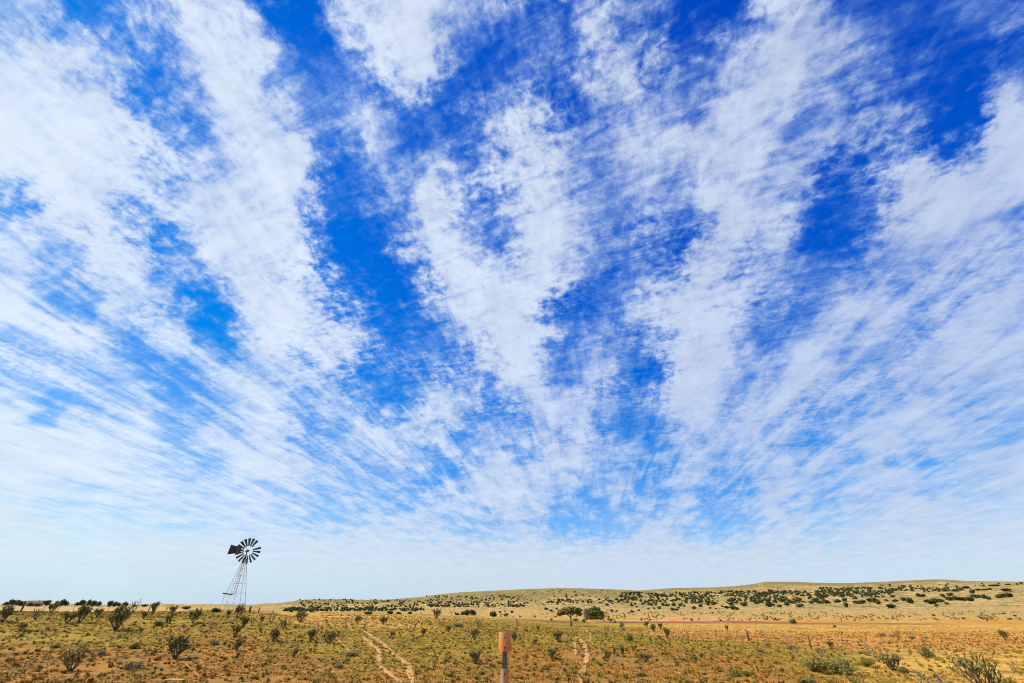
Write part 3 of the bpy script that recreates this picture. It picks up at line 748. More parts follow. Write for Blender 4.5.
PL = [
 # kind, px, base row, width px, height px, label
 ('B', 70, 671.5, 24, 27, 'open branched grey green cholla alone on the slope, nearest one to the photo\'s lower-left corner'),
 ('C', 115, 630, 25, 25, 'broad bushy cholla on the left slope below the far tree line, biggest there'),
 ('C', 66, 623, 13, 12, 'dense dark cholla just below the wooden post, touching a taller thin one'),
 ('C', 79, 622.5, 13, 18, 'tall narrow cholla beside a dense dark cholla below the wooden fence'),
 ('D', 35, 619, 11, 13, 'small V shaped dry shrub between the two wooden posts'),
 ('C', 50.5, 613, 12, 11, 'rounded cholla on the crest beside the second wooden post'),
 ('C', 2, 622, 15, 17, 'cholla cut off by the picture\'s left edge on the grassy slope'),
 ('D', 132.5, 613, 10, 15, 'thin twiggy shrub poking above the skyline between tree line and windmill'),
 ('L', 134, 669, 20, 9, 'low spreading grey shrub on the bare orange patch left of the big open cholla'),
 ('G', 134, 648.5, 10, 6, 'small low green bush above the spreading grey shrub'),
 ('C', 174.5, 659, 26, 26, 'large V shaped dark cholla with many upright arms casting a shadow'),
 ('C', 236.5, 651, 12, 13, 'lower of two stacked dark chollas below the windmill, beside a patch of soil'),
 ('C', 234, 637.5, 11, 14, 'upper of two stacked dark chollas below the windmill'),
 ('C', 243, 628, 12, 13, 'compact dark cholla just right below the windmill tower'),
 ('C', 237.5, 618, 10, 14, 'bushy cholla directly in front of the windmill foot'),
 ('C', 228, 616.5, 7, 7, 'tiny cholla at the left foot of the windmill'),
 ('C', 273, 641.5, 13, 14, 'round dark cholla with a long shadow, right of the two stacked chollas'),
 ('C', 261.5, 623, 5, 8, 'slim small cholla right of the windmill fence posts'),
 ('D', 270, 622.5, 14, 12, 'pale spreading dry shrub with a dark arm, right of the windmill'),
 ('C', 193, 623, 13, 15, 'upright cholla with yellow flowers at its foot, left of the windmill'),
 ('C', 166.5, 626.5, 7, 12, 'narrow two armed cholla between the big V shaped cholla and the crest'),
 ('C', 170.5, 620, 5, 7, 'little cholla touching the narrow two armed one'),
 ('C', 172, 615, 9, 10, 'cholla on the crest left of the yellow footed cholla'),
 ('C', 152.5, 613.5, 10, 12, 'dark cholla breaking the skyline midway between tree line and windmill'),
 ('G', 157, 626, 10, 6, 'low dark green bush beside the narrow two armed cholla'),
 ('D', 166, 611.5, 3, 7, 'single thin dry stalk on the crest skyline'),
 ('C', 300, 622.5, 12, 12, 'dark leaning cholla at the foot of the far hill, right of the windmill'),
 ('G', 311, 612.5, 9, 6, 'green bush behind the leaning cholla at the hill foot'),
 ('C', 310, 642.5, 13, 14, 'left one of two neighbouring chollas left of the double track'),
 ('C', 329, 643.5, 16, 13, 'right wider one of two neighbouring chollas left of the double track'),
 ('C', 294, 657.5, 8, 10, 'small cholla alone below the two neighbouring chollas'),
 ('C', 357.5, 623.5, 8, 8, 'small dark cholla at the top end of the double track'),
 ('D', 365, 622, 7, 6, 'faint dry shrub touching the small cholla at the track top'),
 ('C', 383, 624.5, 10, 8, 'squat brown cholla on the golden crest right of the track top'),
 ('D', 374, 620, 6, 5, 'tiny dry shrub between two chollas on the golden crest'),
 ('D', 411, 632, 13, 13, 'loose open dry shrub halfway between the double track and the orange post'),
 ('C', 423, 636.5, 6, 9, 'small cholla at the lower right of the loose open shrub'),
 ('C', 436, 618.5, 10, 10, 'brown cholla standing against the pale valley floor'),
 ('D', 440.5, 626, 8, 8, 'pale dry shrub right below the brown valley edge cholla'),
 ('L', 458, 627, 11, 5, 'low grey green mat of shrub above left of the orange post'),
 ('D', 478.5, 627.5, 12, 11, 'thin pale dry shrub on the crest above the tall middle cholla'),
 ('C', 474.5, 640, 10, 12, 'upright cholla left of the orange post with pale stones at its foot'),
 ('C', 475.5, 664, 16, 15, 'open rounded cholla lower left of the orange post, throwing a shadow'),
 ('D', 429, 651.5, 5, 8, 'small rusty dry shrub between the double track and the open rounded cholla'),
 ('D', 506, 631, 9, 8, 'dry shrub just above the orange marker post'),
 ('D', 517, 626, 6, 8, 'thin upright dry shrub upper right of the orange marker post'),
 ('C', 514, 642, 9, 11, 'dark cholla half hidden by the orange marker post, shadow to its right'),
 ('C', 558.5, 642, 12, 12, 'dark cholla left of the winding track\'s upper end'),
 ('C', 552, 659, 13, 12, 'dark forked cholla between the orange post and the winding track'),
 ('C', 538, 631, 4, 6, 'tiny upright cholla right of the marker post on the slope'),
 ('G', 526, 631.5, 5, 3, 'tiny dark green bush left of the tiny upright cholla'),
 ('D', 607, 637, 9, 13, 'tall thin dry shrub right of the winding track\'s upper bend'),
 ('G', 629.5, 641.5, 9, 8, 'rounded dark green bush in open grass right of the winding track'),
 ('G', 622, 627.5, 5, 6, 'small dark bush above the rounded dark green bush'),
 ('L', 623.5, 630.5, 5, 3, 'tiny grey shrub right under the small dark bush'),
 ('C', 646.5, 627.5, 7, 7, 'first and leftmost cholla of the short descending row below the red bank'),
 ('C', 653.7, 631.5, 8, 8, 'second cholla of the short descending row below the red bank'),
 ('C', 661, 629.5, 6, 7, 'third, smallest cholla of the descending row below the red bank'),
 ('C', 667.7, 639, 9, 12, 'last and largest cholla of the descending row below the red bank'),
 ('C', 660, 640, 5, 5, 'stub of a cholla left of the largest one in the descending row'),
 ('C', 608, 662, 7, 13, 'ragged upright cholla, leftmost of three lined up right of the winding track'),
 ('C', 614.7, 656.5, 3.5, 10, 'pencil thin cholla, middle of three lined up right of the winding track'),
 ('C', 623.3, 657.5, 6, 13, 'slender forked cholla, last of three lined up right of the winding track'),
 ('F', 645.5, 661.5, 14, 10, 'flat spreading cholla right of the three lined up chollas'),
 ('C', 695.3, 663.5, 8, 10, 'dark compact cholla beside yellow flowers below the wire fence'),
 ('D', 688.5, 641, 6, 10, 'upright dry shrub left of the wire fence posts'),
 ('D', 681.5, 641.5, 6, 5, 'short dry shrub next to the upright dry shrub by the fence'),
 ('C', 727.7, 631.5, 4, 7, 'small dark cholla beyond the wire fence on the golden flat'),
 ('D', 797.5, 662, 9, 18, 'bare reddish dry shrub standing left of the leafy bush cluster'),
 ('O', 815, 672, 19, 16, 'leafy yellow green bush, leftmost of the cluster near the right'),
 ('O', 832, 673, 18, 15, 'leafy yellow green bush in the middle of the cluster near the right'),
 ('O', 848, 675, 17, 17, 'leafy yellow green bush, rightmost of the cluster near the right'),
 ('C', 811, 692, 22, 16, 'dark cholla cut by the bottom edge under the leafy bush cluster'),
 ('C', 831, 648.5, 8, 8, 'small dark cholla beyond the leafy bush cluster on golden grass'),
 ('G', 735, 676, 14, 8, 'low dark green bush in grass right of the yellow flowers'),
 ('G', 746, 675, 9, 5, 'smaller low bush touching the low dark green bush'),
 ('G', 793, 623.8, 9, 5.5, 'dark green bush in front of the red soil bank'),
 ('G', 835, 627.5, 4, 3, 'tiny bush on the golden flat just in front of the red bank'),
 ('D', 898.5, 638, 10, 9, 'dry shrub with bare twigs on the golden flat at right'),
 ('D', 879, 662, 14, 18, 'large bare dry shrub leaning left of the dark leafy cholla at right'),
 ('G', 927.5, 658, 14, 12, 'yellow green bush with a dark base in golden grass at right'),
 ('D', 925, 644, 9, 8, 'twiggy dry shrub right behind the yellow green bush'),
 ('C', 893.7, 671, 20, 18, 'dense dark cholla with a flat shadow at lower right'),
 ('C', 1005.8, 640.5, 9, 11, 'dark tilted cholla alone on the golden flat near the right edge'),
 ('B', 990, 694, 44, 42, 'largest cholla, long knobbly arms, in the lower right corner'),
 ('D', 1016, 672, 13, 13, 'pinkish dry shrub at the right edge beside the largest cholla'),
 ('D', 934, 692, 44, 22, 'wide fan of dry stems at the bottom edge left of the largest cholla'),
 ('O', 946, 690, 18, 10, 'green leafy clump inside the wide fan of dry stems'),
 ('Y', 686.5, 683, 6, 5, 'bright yellow flower clump at the bottom edge'),
 ('Y', 674.5, 662.5, 4, 2.5, 'small yellow flower clump left of the dark compact cholla'),
 ('Y', 681, 682, 4, 3, 'faded yellow flower clump left of the bright one'),
 ('Y', 194, 624.5, 4, 2, 'yellow flowers at the foot of the upright cholla by the windmill'),
 ('L', 893, 637, 6, 3, 'flat grey green shrub left of the twiggy dry shrub'),
 ('L', 882, 636.5, 8, 4, 'flat grey shrub on the flat above the bare dry shrub'),
 ('L', 912, 638.5, 7, 3, 'low green grey shrub right of the twiggy dry shrub'),
 ('L', 20, 637, 7, 4, 'low sage shrub under the first wooden post'),
 ('L', 55, 648, 9, 5, 'low sage shrub above the open branched cholla'),
 ('L', 100, 655, 8, 5, 'low sage shrub right of the open branched cholla'),
 ('L', 214, 645, 9, 5, 'low sage shrub left of the two stacked chollas'),
 ('L', 338, 668, 10, 5, 'low sage shrub left of the forked lower track'),
 ('L', 352, 656, 16, 5, 'flat yellow green shrub mound in the fork of the double track'),
 ('L', 446, 662, 9, 5, 'low sage shrub left of the open rounded cholla'),
 ('L', 640, 676, 10, 5, 'low sage shrub below the flat spreading cholla'),
 ('L', 760, 652, 9, 4, 'low sage shrub near the thick dark fence post'),
 ('D', 858, 686, 20, 16, 'tangle of dry stems at the bottom edge right of the leafy bush cluster'),
 ('O', 868, 667, 14, 10, 'small leafy bush between the leafy cluster and the dense dark cholla'),
 ('D', 822, 657, 10, 11, 'thin dry shrub rising behind the leafy bush cluster'),
 ('C', 968, 672, 14, 14, 'dark cholla just left of the largest cholla at lower right'),
 ('O', 1008, 690, 20, 14, 'leafy bush at the foot of the largest cholla in the corner'),
 ('C', 906, 676, 11, 10, 'small cholla right of the dense dark cholla with a flat shadow'),
 ('D', 953, 663, 12, 12, 'dry shrub between the yellow green bush and the largest cholla'),
 ('C', 448, 632, 7, 7, 'small cholla right of the loose open shrub on the middle slope'),
 ('C', 392, 638, 6, 7, 'small cholla just above the upper double track'),
 ('D', 344, 628, 8, 7, 'dry shrub left of the double track top'),
 ('C', 283, 629, 8, 9, 'small cholla between the windmill and the track'),
 ('D', 210, 628, 8, 8, 'dry shrub on the slope below the windmill foot'),
 ('C', 20, 631, 9, 9, 'small cholla below the first wooden post'),
 ('C', 97, 617, 9, 9, 'small cholla between the tall narrow one and the broad bushy one'),
 ('C', 143, 619, 8, 8, 'small cholla right of the broad bushy one'),
 ('D', 582, 650, 6, 5, 'tiny dry shrub on the edge of the winding track'),
 ('C', 535, 645, 7, 7, 'small cholla on the slope right of the orange post'),
]
for i, (k, px, py, w, h, lab) in enumerate(PL):
    plant(k, px, py, w, h, lab, {'C': GC, 'B': GC, 'F': GC, 'D': GD}.get(k, GB) if k != 'Y' else 'yellow wildflowers', i)

# ------------------------------------------------------------------ junipers
def juniper(px, py, w, h, label, group, i, name='juniper_tree'):
    x, y, z = ground_at(px, py)
    mx, my = scale_at(x, y, z)
    root = empty(name, (x, y, z - .1), random.uniform(0, 6.28), label=label, category='juniper', group=group)
    cr, tr, _ = JU[i % 5]
    s_ = (max(w * mx * 1.1, .6), max(w * mx * 1.1, .6), max(h * my * 1.08, .5))
    a = obj('crown', cr, root); a.scale = s_
    b = obj('trunk', tr, root); b.scale = s_
    return root
ZR = 'junipers on the right hillside'
ZM = 'junipers on the middle hillside'
ZV = 'junipers on the valley floor'
LR = 'dark green juniper clump on the tan slope at the far right, above the golden flat'
LM = 'round dark juniper dotting the pale slope between the big green trees and the right hillside'
LV = 'round green juniper on the pale valley floor between windmill and the pair of green trees'
J = [
 (827, 603.5, 7, 4), (838.2, 603, 7, 4), (845, 601.5, 5, 4), (846.5, 607, 5, 5), (855.6, 599.5, 5, 3), (857.6, 604, 8, 3.5), (863, 603.5, 7, 4),
 (871, 602.5, 6, 5), (875, 603, 6, 6), (878.6, 604.5, 5, 5), (887, 601.5, 4, 2.5), (896, 602, 6, 3), (892, 608.5, 8, 5), (904, 601, 6, 4), (910.5, 603.5, 7, 6), (918.6, 597, 4, 4),
 (923, 597, 6, 3.5), (930, 604, 8, 5), (935, 604, 7, 6), (937, 606.5, 4, 3), (941, 602.5, 7, 4), (947, 604.5, 4, 2.5), (943, 597, 5, 3.5), (950.5, 596, 6, 3.5), (945, 591.5, 5, 3),
 (950, 600.5, 8, 4), (955.5, 600, 8, 4), (960.6, 600.5, 8, 4), (965.7, 600.8, 8, 4), (970.8, 601.2, 7, 4.5), (976, 598, 8, 3.5), (980, 597.5, 5, 3), (985, 599, 6, 5), (989, 599.5, 5, 3),
 (955.5, 591.5, 6, 2.5), (961, 590.5, 6, 2.5), (966.7, 588.5, 7, 2.5), (973, 593.5, 5, 4.5), (978, 590.5, 5, 2), (984, 590.5, 5, 2), (989, 590, 5, 2), (992, 586.3, 5, 2), (997, 586, 6, 2), (984, 586.5, 3, 2),
 (1008, 585, 5, 1.5), (1017.5, 585, 2.5, 2), (1021.5, 584, 3, 2), (1007, 591.5, 8, 3.5), (1002, 598, 9, 4.5), (1009, 597, 8, 4.5), (1004, 614, 3, 1.5), (1015, 616.3, 3, 1.7), (1010, 619.5, 4, 2), (982, 618.5, 3, 2), (963.7, 619, 3, 2), (934, 616, 3, 2),
 (722, 607, 3, 2), (727, 608.5, 6, 3), (733, 609.5, 7, 4), (737, 610, 5, 3), (731.7, 605.5, 6, 3), (744.4, 606.5, 7, 5), (757, 604, 6, 3), (768.8, 606.8, 6, 4), (773, 606, 5, 3), (779.6, 607.3, 5, 3), (787.4, 605.5, 6, 3),
 (792, 603.5, 5, 3), (800.5, 607, 7, 3.5), (812, 603.5, 5, 3), (816, 602.5, 6, 4), (755, 602, 5, 3), (761, 602, 5, 3), (768, 602, 6, 3), (775, 602.5, 5, 3), (782, 602, 5, 2.5), (789, 601.5, 5, 2.5), (796, 601.5, 5, 2.5),
 (632, 612.3, 4, 2.5), (639, 611, 2.7, 2), (636.6, 607.5, 2.5, 1.8), (632, 606.5, 3.5, 2), (648.3, 609.5, 3, 2), (654, 609, 2.5, 1.8), (659.5, 609, 4.5, 2.8), (649, 605.5, 3, 2), (654, 603.5, 3, 2.2), (667, 606.5, 5, 2.5), (663, 605.5, 3.5, 3),
 (673.7, 606, 5, 3.2), (673, 610.7, 5, 3), (677, 610.5, 4, 2.2), (678.6, 608.3, 3, 2), (680, 606.3, 4, 3), (684.5, 606.8, 3, 2.2), (686, 603, 3.5, 2.5), (692.7, 600.5, 3, 2), (694, 609.3, 4.5, 3.5), (695.5, 603.5, 3.5, 2), (701, 607.5, 4, 4), (699, 603.5, 4, 3),
 (708.4, 605.5, 4, 3), (710.3, 608.8, 3, 2), (713.7, 605, 5, 3.5), (716, 609.3, 2.3, 1.6),
 (546, 610, 4.5, 2.7), (543.7, 605.5, 2.2, 1.6), (551, 611.5, 4, 2.3), (556.8, 609.5, 3.2, 2), (548, 603, 2.3, 1.6), (557.5, 604.6, 3, 1.8), (563.4, 604.6, 2.3, 1.6), (577, 603.6, 2.6, 1.6), (607, 605.6, 4, 2.4), (613, 604.3, 2.3, 1.6), (612, 611.6, 4, 2.4), (617, 611.6, 2.6, 1.8),
 (457, 615.3, 5, 3), (463, 615, 5, 4), (467, 615.5, 7, 6), (473, 615.5, 7, 6), (500, 612.8, 3, 2), (505, 611.8, 2.5, 1.6), (506, 615.8, 5, 3), (512, 613, 3.5, 2.6), (493.5, 617, 8, 6),
 (368, 614.3, 8, 3.5), (390, 614, 6, 4), (398.6, 614, 5, 2.8), (410, 614, 5, 3),
 (216, 612, 9, 5), (186, 609.3, 8, 3.5), (291, 612, 4, 3), (300, 612, 5, 3)]
for i, (px, py, w, h) in enumerate(J):
    if px > 720: g_, l_ = ZR, LR
    elif px > 520: g_, l_ = ZM, LM
    else: g_, l_ = ZV, LV
    if px == 216: l_ = 'dark dome shaped juniper on the crest just left of the windmill foot'
    if px == 186: l_ = 'small flat dark juniper on the skyline between two chollas left of the windmill'
    juniper(px, py, w, h, l_, g_, i)
# the dense, uncountable belt of junipers on the hills
BANDS = [(285, 425, 608, 611.5, 260), (300, 425, 600, 608, 170), (425, 525, 604.5, 607.5, 130), (425, 525, 596, 604.5, 150), (525, 625, 600, 603.5, 110), (525, 625, 590, 600, 30),
         (620, 720, 592.5, 600, 300), (620, 720, 600, 606, 90), (720, 825, 591.5, 596.5, 330), (720, 825, 596.5, 604, 200), (820, 895, 588.5, 597.5, 330), (890, 960, 586.5, 592.5, 110), (860, 1000, 584, 587, 10)]
VV, FF, k0 = [], [], 0
rb = random.Random(5)
for x0, x1, y0, y1, n in BANDS:
    small = .62 if x1 < 630 else .8
    for _ in range(int(n * (1.8 if x1 < 630 else 1.35))):
        px, py = rb.uniform(x0, x1), rb.uniform(y0, y1)
        if mnoise.noise(Vector((px * .07, py * .35, 1.0))) < -.12 and rb.random() < .8: continue
        x, y, z = ground_at(px, py)
        if y < 200: continue
        s_ = small * rb.uniform(2.2, 5.6) * (1 if y > 600 else .75) * (1.2 if y > 900 else 1); h_ = s_ * rb.uniform(.6, .85)
        V, F = JU[rb.randrange(5)][2]
        q = rb.randrange(3); V4 = V.reshape(-1, 4, 3)[q::3] ; 
        c = V4.mean(1, keepdims=True); V4 = c + (V4 - c) * 1.7
        a = rb.uniform(0, 6.28); W = V4.reshape(-1, 3).copy()
        W = np.stack([(W[:, 0] * math.cos(a) - W[:, 1] * math.sin(a)) * s_ + x, (W[:, 0] * math.sin(a) + W[:, 1] * math.cos(a)) * s_ + y, W[:, 2] * h_ + z - .1], 1)
        VV.append(W); FF.append(np.arange(len(W)).reshape(-1, 4) + k0); k0 += len(W)
obj('juniper_woods', mesh_np('juniper_woods', np.concatenate(VV), np.concatenate(FF), M_JUNIPER), kind='stuff', label='dense belt of dark junipers running along the flank of the far hills', category='woodland')
# low scrub scattered on the hills and valley floor
VV, FF, k0 = [], [], 0
for _ in range(2300):
    if rb.random() < .35: px, py = rb.uniform(600, 1024), rb.uniform(612, 621)
    else: px, py = rb.uniform(420, 1024), rb.uniform(583, 618)
    x, y, z = ground_at(px, py)
    if y < 170 or mnoise.noise(Vector((px * .05, py * .2, 5.0))) < -.05: continue
    s_ = rb.uniform(.4, 1.15); V, F = JU[rb.randrange(5)][2]
    V4 = V.reshape(-1, 4, 3)[rb.randrange(12)::12]; c = V4.mean(1, keepdims=True); V4 = c + (V4 - c) * 3.0
    W = V4.reshape(-1, 3) * (s_, s_, s_ * .6) + (x, y, z)
    VV.append(W); FF.append(np.arange(len(W)).reshape(-1, 4) + k0); k0 += len(W)
obj('scrub', mesh_np('scrub', np.concatenate(VV), np.concatenate(FF), M_SAGE), kind='stuff', label='tiny grey green scrub speckling the tan hills and valley floor', category='scrub')

# ------------------------------------------------------------------ line of trees beyond the pale field, far left
GT = 'line of trees beyond the pale field'
xs_ = [6, 10.5, 15, 19.5, 23, 41.5, 46, 51, 56, 61, 66, 71, 76.5, 82, 87.5, 93, 98, 104, 109.5, 114, 119, 124, 129, 134, 144]
for i, px in enumerate(xs_):
    hh_ = [5.2, 6.2, 6.5, 6, 6.2, 5, 6, 4, 6.5, 6, 5.2, 4.8, 5.2, 5.6, 6.2, 7, 6.6, 5.4, 6.2, 5.6, 5.2, 4.6, 3.6, 3, 3.4][i]
    if i in (7, 11, 17, 22): continue
    juniper(px + (i * 37 % 5 - 2) * .4, 605.9 + (px > 90) * .8, 6.0 - (i % 3) * .8, hh_ * (.8 + .1 * (i * 7 % 4)), 'dark rounded tree in the skyline row beyond the pale field at far left', GT, i, 'skyline_tree')

for px, hh_ in ((29.5, 4.2), (36.5, 3.6)):
    juniper(px, 606.5, 5, hh_, 'dark low tree standing in front of the red roofed house', 'trees before the house', int(px))
# ------------------------------------------------------------------ pair of green trees
def crown_tree(name, px, py, lobes, trunkpts, hm, wm, leaf, bark, n, size, label, seed, extra=None):
    x, y, z = ground_at(px, py)
    root = empty(name, (x, y, z), 0, label=label, category='tree', group='pair of green trees in the valley')
    V, F = leaf_cloud(lobes, n, size, seed)
    c = obj('crown', mesh_np('crown', V * (wm, wm, hm), F, leaf), root)
    tb = MB()
    for pts, rads in trunkpts: tb.tube([(p[0] * wm, p[1] * wm, p[2] * hm) for p in pts], rads, 7)
    obj('trunk', tb.me('trunk', bark, True), root)
    return root
x, y, z = ground_at(571, 626); mx, my = scale_at(x, y, z)
crown_tree('umbrella_tree', 571, 626,
    [(-.32, 0, .72, .2, .25, .14), (-.12, .1, .82, .24, .26, .14), (.1, -.1, .84, .22, .25, .13), (.3, .05, .8, .2, .22, .14), (.0, 0, .68, .3, .3, .1), (.36, -.05, .62, .12, .2, .1), (-.42, .05, .6, .12, .18, .1)],
    [([(0, 0, -.05), (.02, 0, .25), (.0, 0, .48)], [.2, .16, .13]), ([(0, 0, .45), (-.15, .05, .6), (-.3, .05, .75)], [.11, .08, .03]), ([(0, 0, .45), (.12, -.05, .6), (.28, 0, .78)], [.11, .08, .03]), ([(0, 0, .4), (.02, .1, .62), (0, .1, .8)], [.1, .07, .03]), ([(0, 0, .4), (-.02, -.1, .6), (-.1, -.2, .74)], [.09, .06, .02])],
    20 * my, 25 * mx, M_OLIVE, M_PALEBARK, 5200, .038, 'flat topped olive green tree on a pale bare trunk in the valley', 31)
crown_tree('round_tree', 594.5, 619.5,
    [(-.22, 0, .42, .22, .3, .3), (.1, .05, .5, .26, .3, .36), (.34, 0, .36, .16, .22, .26), (-.42, .05, .46, .1, .16, .3), (-.36, .0, .66, .08, .12, .1), (.02, 0, .84, .13, .16, .14), (.24, 0, .74, .12, .14, .12), (-.16, 0, .72, .1, .12, .12), (.24, -.1, .16, .26, .28, .16), (-.14, -.1, .16, .24, .26, .14), (.46, 0, .5, .07, .1, .08)],
    [([(0, 0, -.05), (.02, 0, .3), (.05, 0, .7)], [.2, .14, .05]), ([(0, 0, .1), (-.15, .05, .4), (-.25, 0, .6)], [.12, .08, .03])],
    25 * my, 36 * mx, M_GREEN, M_TRUNK, 6000, .036, 'dense round green tree right of the flat topped tree', 37)
plant('L', 586.5, 620, 7, 13, 'tall pale grey green bush squeezed between the flat topped tree and the round tree', 'bushes along the gully', 2)
for px, py, w, h, lab in [(575.5, 621, 6, 3, 'low dark bush behind the pale trunk of the flat topped tree'), (583.5, 622.5, 5, 4, 'ragged brown bush between the two green trees'),
                          (610.5, 621.5, 4, 3, 'dark bush on the gully edge right of the round tree'), (614.8, 623, 3, 3, 'small dark bush at the end of the gully edge'),
                          (551.5, 620.5, 3.5, 2.5, 'small bush on the gully edge left of the flat topped tree')]:
    plant('G', px, py, w, h, lab, 'bushes along the gully', 1)

# ================================================================== windmill
M_STEEL = noisy('galvanised_steel', (.6, .6, .6), (.8, .8, .8), 8, .5, 0, 4, .3)
M_VANE = noisy('dark_weathered_sheet', (.045, .046, .045), (.15, .15, .145), 3, .5, 0, 4, .35)
M_TAIL = noisy('rusty_brown_sheet', (.06, .035, .028), (.13, .075, .055), 3, .6, 0, 4, .2)
M_IRON = noisy('dark_iron', (.03, .03, .03), (.07, .06, .055), 6, .6, 0, 4, .4)
M_PLANK = noisy('grey_planks', (.08, .065, .05), (.18, .15, .12), 7, .9)
wx, wy, wz = ground_at(232.8, 608.2)
if not (60 < wy < 95):
    wy = 72.0; wx = (232.8 - 512) / FPX * (wy * CP); wz = H1(wx, wy)
HUB = EYE + float(slope_of_row(551.0)) * wy - wz
def px_of(X, Y, Z):
    zc = Y * CP + (Z - EYE) * SP
    return 512 + FPX * X / zc, 341.5 - FPX * (-Y * SP + (Z - EYE) * CP) / zc
print('windmill at', wx, wy, wz, 'hub', HUB, 'px', px_of(wx, wy, wz), px_of(wx, wy, wz + HUB))
az = math.atan2(-wx, wy)           # turn towards the road
W = empty('windmill', (wx, wy, wz), az + .28, label='farm windmill with a dark many bladed wheel and tail vane on a steel lattice tower', category='windmill')
TH_ = HUB - 1.0
B0, B1 = 1.36, .15
def leg_pt(sx, sy, h):
    f = h / TH_; w = B0 + (B1 - B0) * f
    return Vector((sx * w, sy * w, h))
for sx, sy in ((-1, -1), (1, -1), (1, 1), (-1, 1)):
    m = MB(); m.bar(leg_pt(sx, sy, -.3), leg_pt(sx, sy, TH_), .05, .05); obj('leg', m.me('leg', M_STEEL), W)
lv = [.9, 2.1, 3.3, 4.3, 5.2]
lv = [h for h in lv if h < TH_ - .3]
for h in lv:
    m = MB()
    cs = [leg_pt(*c, h) for c in ((-1, -1), (1, -1), (1, 1), (-1, 1))]
    for k in range(4): m.bar(cs[k], cs[(k + 1) % 4], .035, .035)
    obj('girt', m.me('girt', M_STEEL), W)
m = MB(); hs_ = [0.05] + lv + [TH_ - .05]
for a, b in zip(hs_[:-1], hs_[1:]):
    for c1, c2 in (((-1, -1), (1, -1)), ((1, -1), (1, 1)), ((1, 1), (-1, 1)), ((-1, 1), (-1, -1))):
        m.bar(leg_pt(*c1, a), leg_pt(*c2, b), .016, .016); m.bar(leg_pt(*c2, a), leg_pt(*c1, b), .016, .016)
obj('bracing', m.me('bracing', M_STEEL), W)
m = MB(); m.tube([(0, 0, -.1), (0, 0, HUB - .2)], [.03, .03], 6); obj('pump_rod', m.me('pump_rod', M_STEEL), W)
m = MB()     # ladder on the left face
for s_ in (-.14, .14):
    m.bar(leg_pt(-.55, -1, 2.0) + Vector((s_, -.06, 0)), leg_pt(-.55, -1, TH_ - .1) + Vector((s_ * .6, -.06, 0)), .03, .03)
h = 2.0
while h < TH_ - .2:
    m.bar(leg_pt(-.55, -1, h) + Vector((-.12, -.06, 0)), leg_pt(-.55, -1, h) + Vector((.12, -.06, 0)), .03, .03); h += .3
obj('ladder', m.me('ladder', M_IRON), W)
m = MB(); m.bar((-1.75, -.25, 2.05), (-.5, -.5, 1.88), .34, .14); obj('work_plank', m.me('work_plank', M_PLANK), W)
m = MB(); m.bar((-.55, 0, TH_ - .02), (.55, 0, TH_ - .02), .5, .05); obj('platform', m.me('platform', M_IRON), W)
m = MB(); m.tube([(0, 0, TH_), (0, 0, HUB - .15)], [.09, .08], 8); m.bar((0, .35, HUB), (0, -.22, HUB), .24, .3); m.tube([(0, -.15, HUB), (0, -.42, HUB)], [.08, .06], 8)
obj('gearbox', m.me('gearbox', M_IRON), W)
RW = 1.66
wheel = empty('wheel', (0, -.42, HUB)); wheel.parent = W
m = MB(); m.tube([(0, .1, 0), (0, -.06, 0)], [.14, .12], 12); obj('hub', m.me('hub', M_IRON), wheel)
m = MB()
for R0 in (.72, 1.42):
    n = 36
    for k in range(n):
        a, b = 2 * math.pi * k / n, 2 * math.pi * (k + 1) / n
        m.bar((R0 * math.cos(a), .03, R0 * math.sin(a)), (R0 * math.cos(b), .03, R0 * math.sin(b)), .02, .02, (0, 1, 0))
obj('rim', m.me('rim', M_STEEL), wheel)
NB = 18
for k in range(6):
    a = 2 * math.pi * k / 6 + .2; m = MB()
    m.bar((.1 * math.cos(a), .02, .1 * math.sin(a)), (1.4 * math.cos(a), .03, 1.4 * math.sin(a)), .025, .025, (0, 1, 0)); obj('spoke', m.me('spoke', M_STEEL), wheel)
for k in range(NB):
    if k == 2: continue                     # one blade is missing on the upper right
    a = 2 * math.pi * (k + .12) / NB - .08
    rd = Vector((math.cos(a), 0, math.sin(a))); tg = Vector((-math.sin(a), 0, math.cos(a)))
    m = MB(); tw = .55
    tdir = tg * math.cos(tw) + Vector((0, 1, 0)) * math.sin(tw)
    nrm = rd.cross(tdir)
    cup = nrm * .03
    w0, w1 = .085, .2
    m.plate([rd * .62 - tdir * w0, rd * .62 + tdir * w0, rd * RW + tdir * w1, rd * RW + tdir * w1 * .0 + cup + rd * .015, rd * RW - tdir * w1], nrm, .012)
    obj('blade', m.me('blade', M_VANE), wheel)
m = MB()   # furled tail, lying along the wheel
m.bar((-.05, .3, HUB - .02), (-1.3, .42, HUB + .02), .06, .06)
obj('tail_boom', m.me('tail_boom', M_IRON), W)
m = MB(); m.plate([(-.75, .38, HUB + .42), (-.75, .38, HUB - .28), (-2.35, .5, HUB - .55), (-2.2, .5, HUB + .72)], (.07, 1, 0), .02)
obj('tail_vane', m.me('tail_vane', M_TAIL), W)

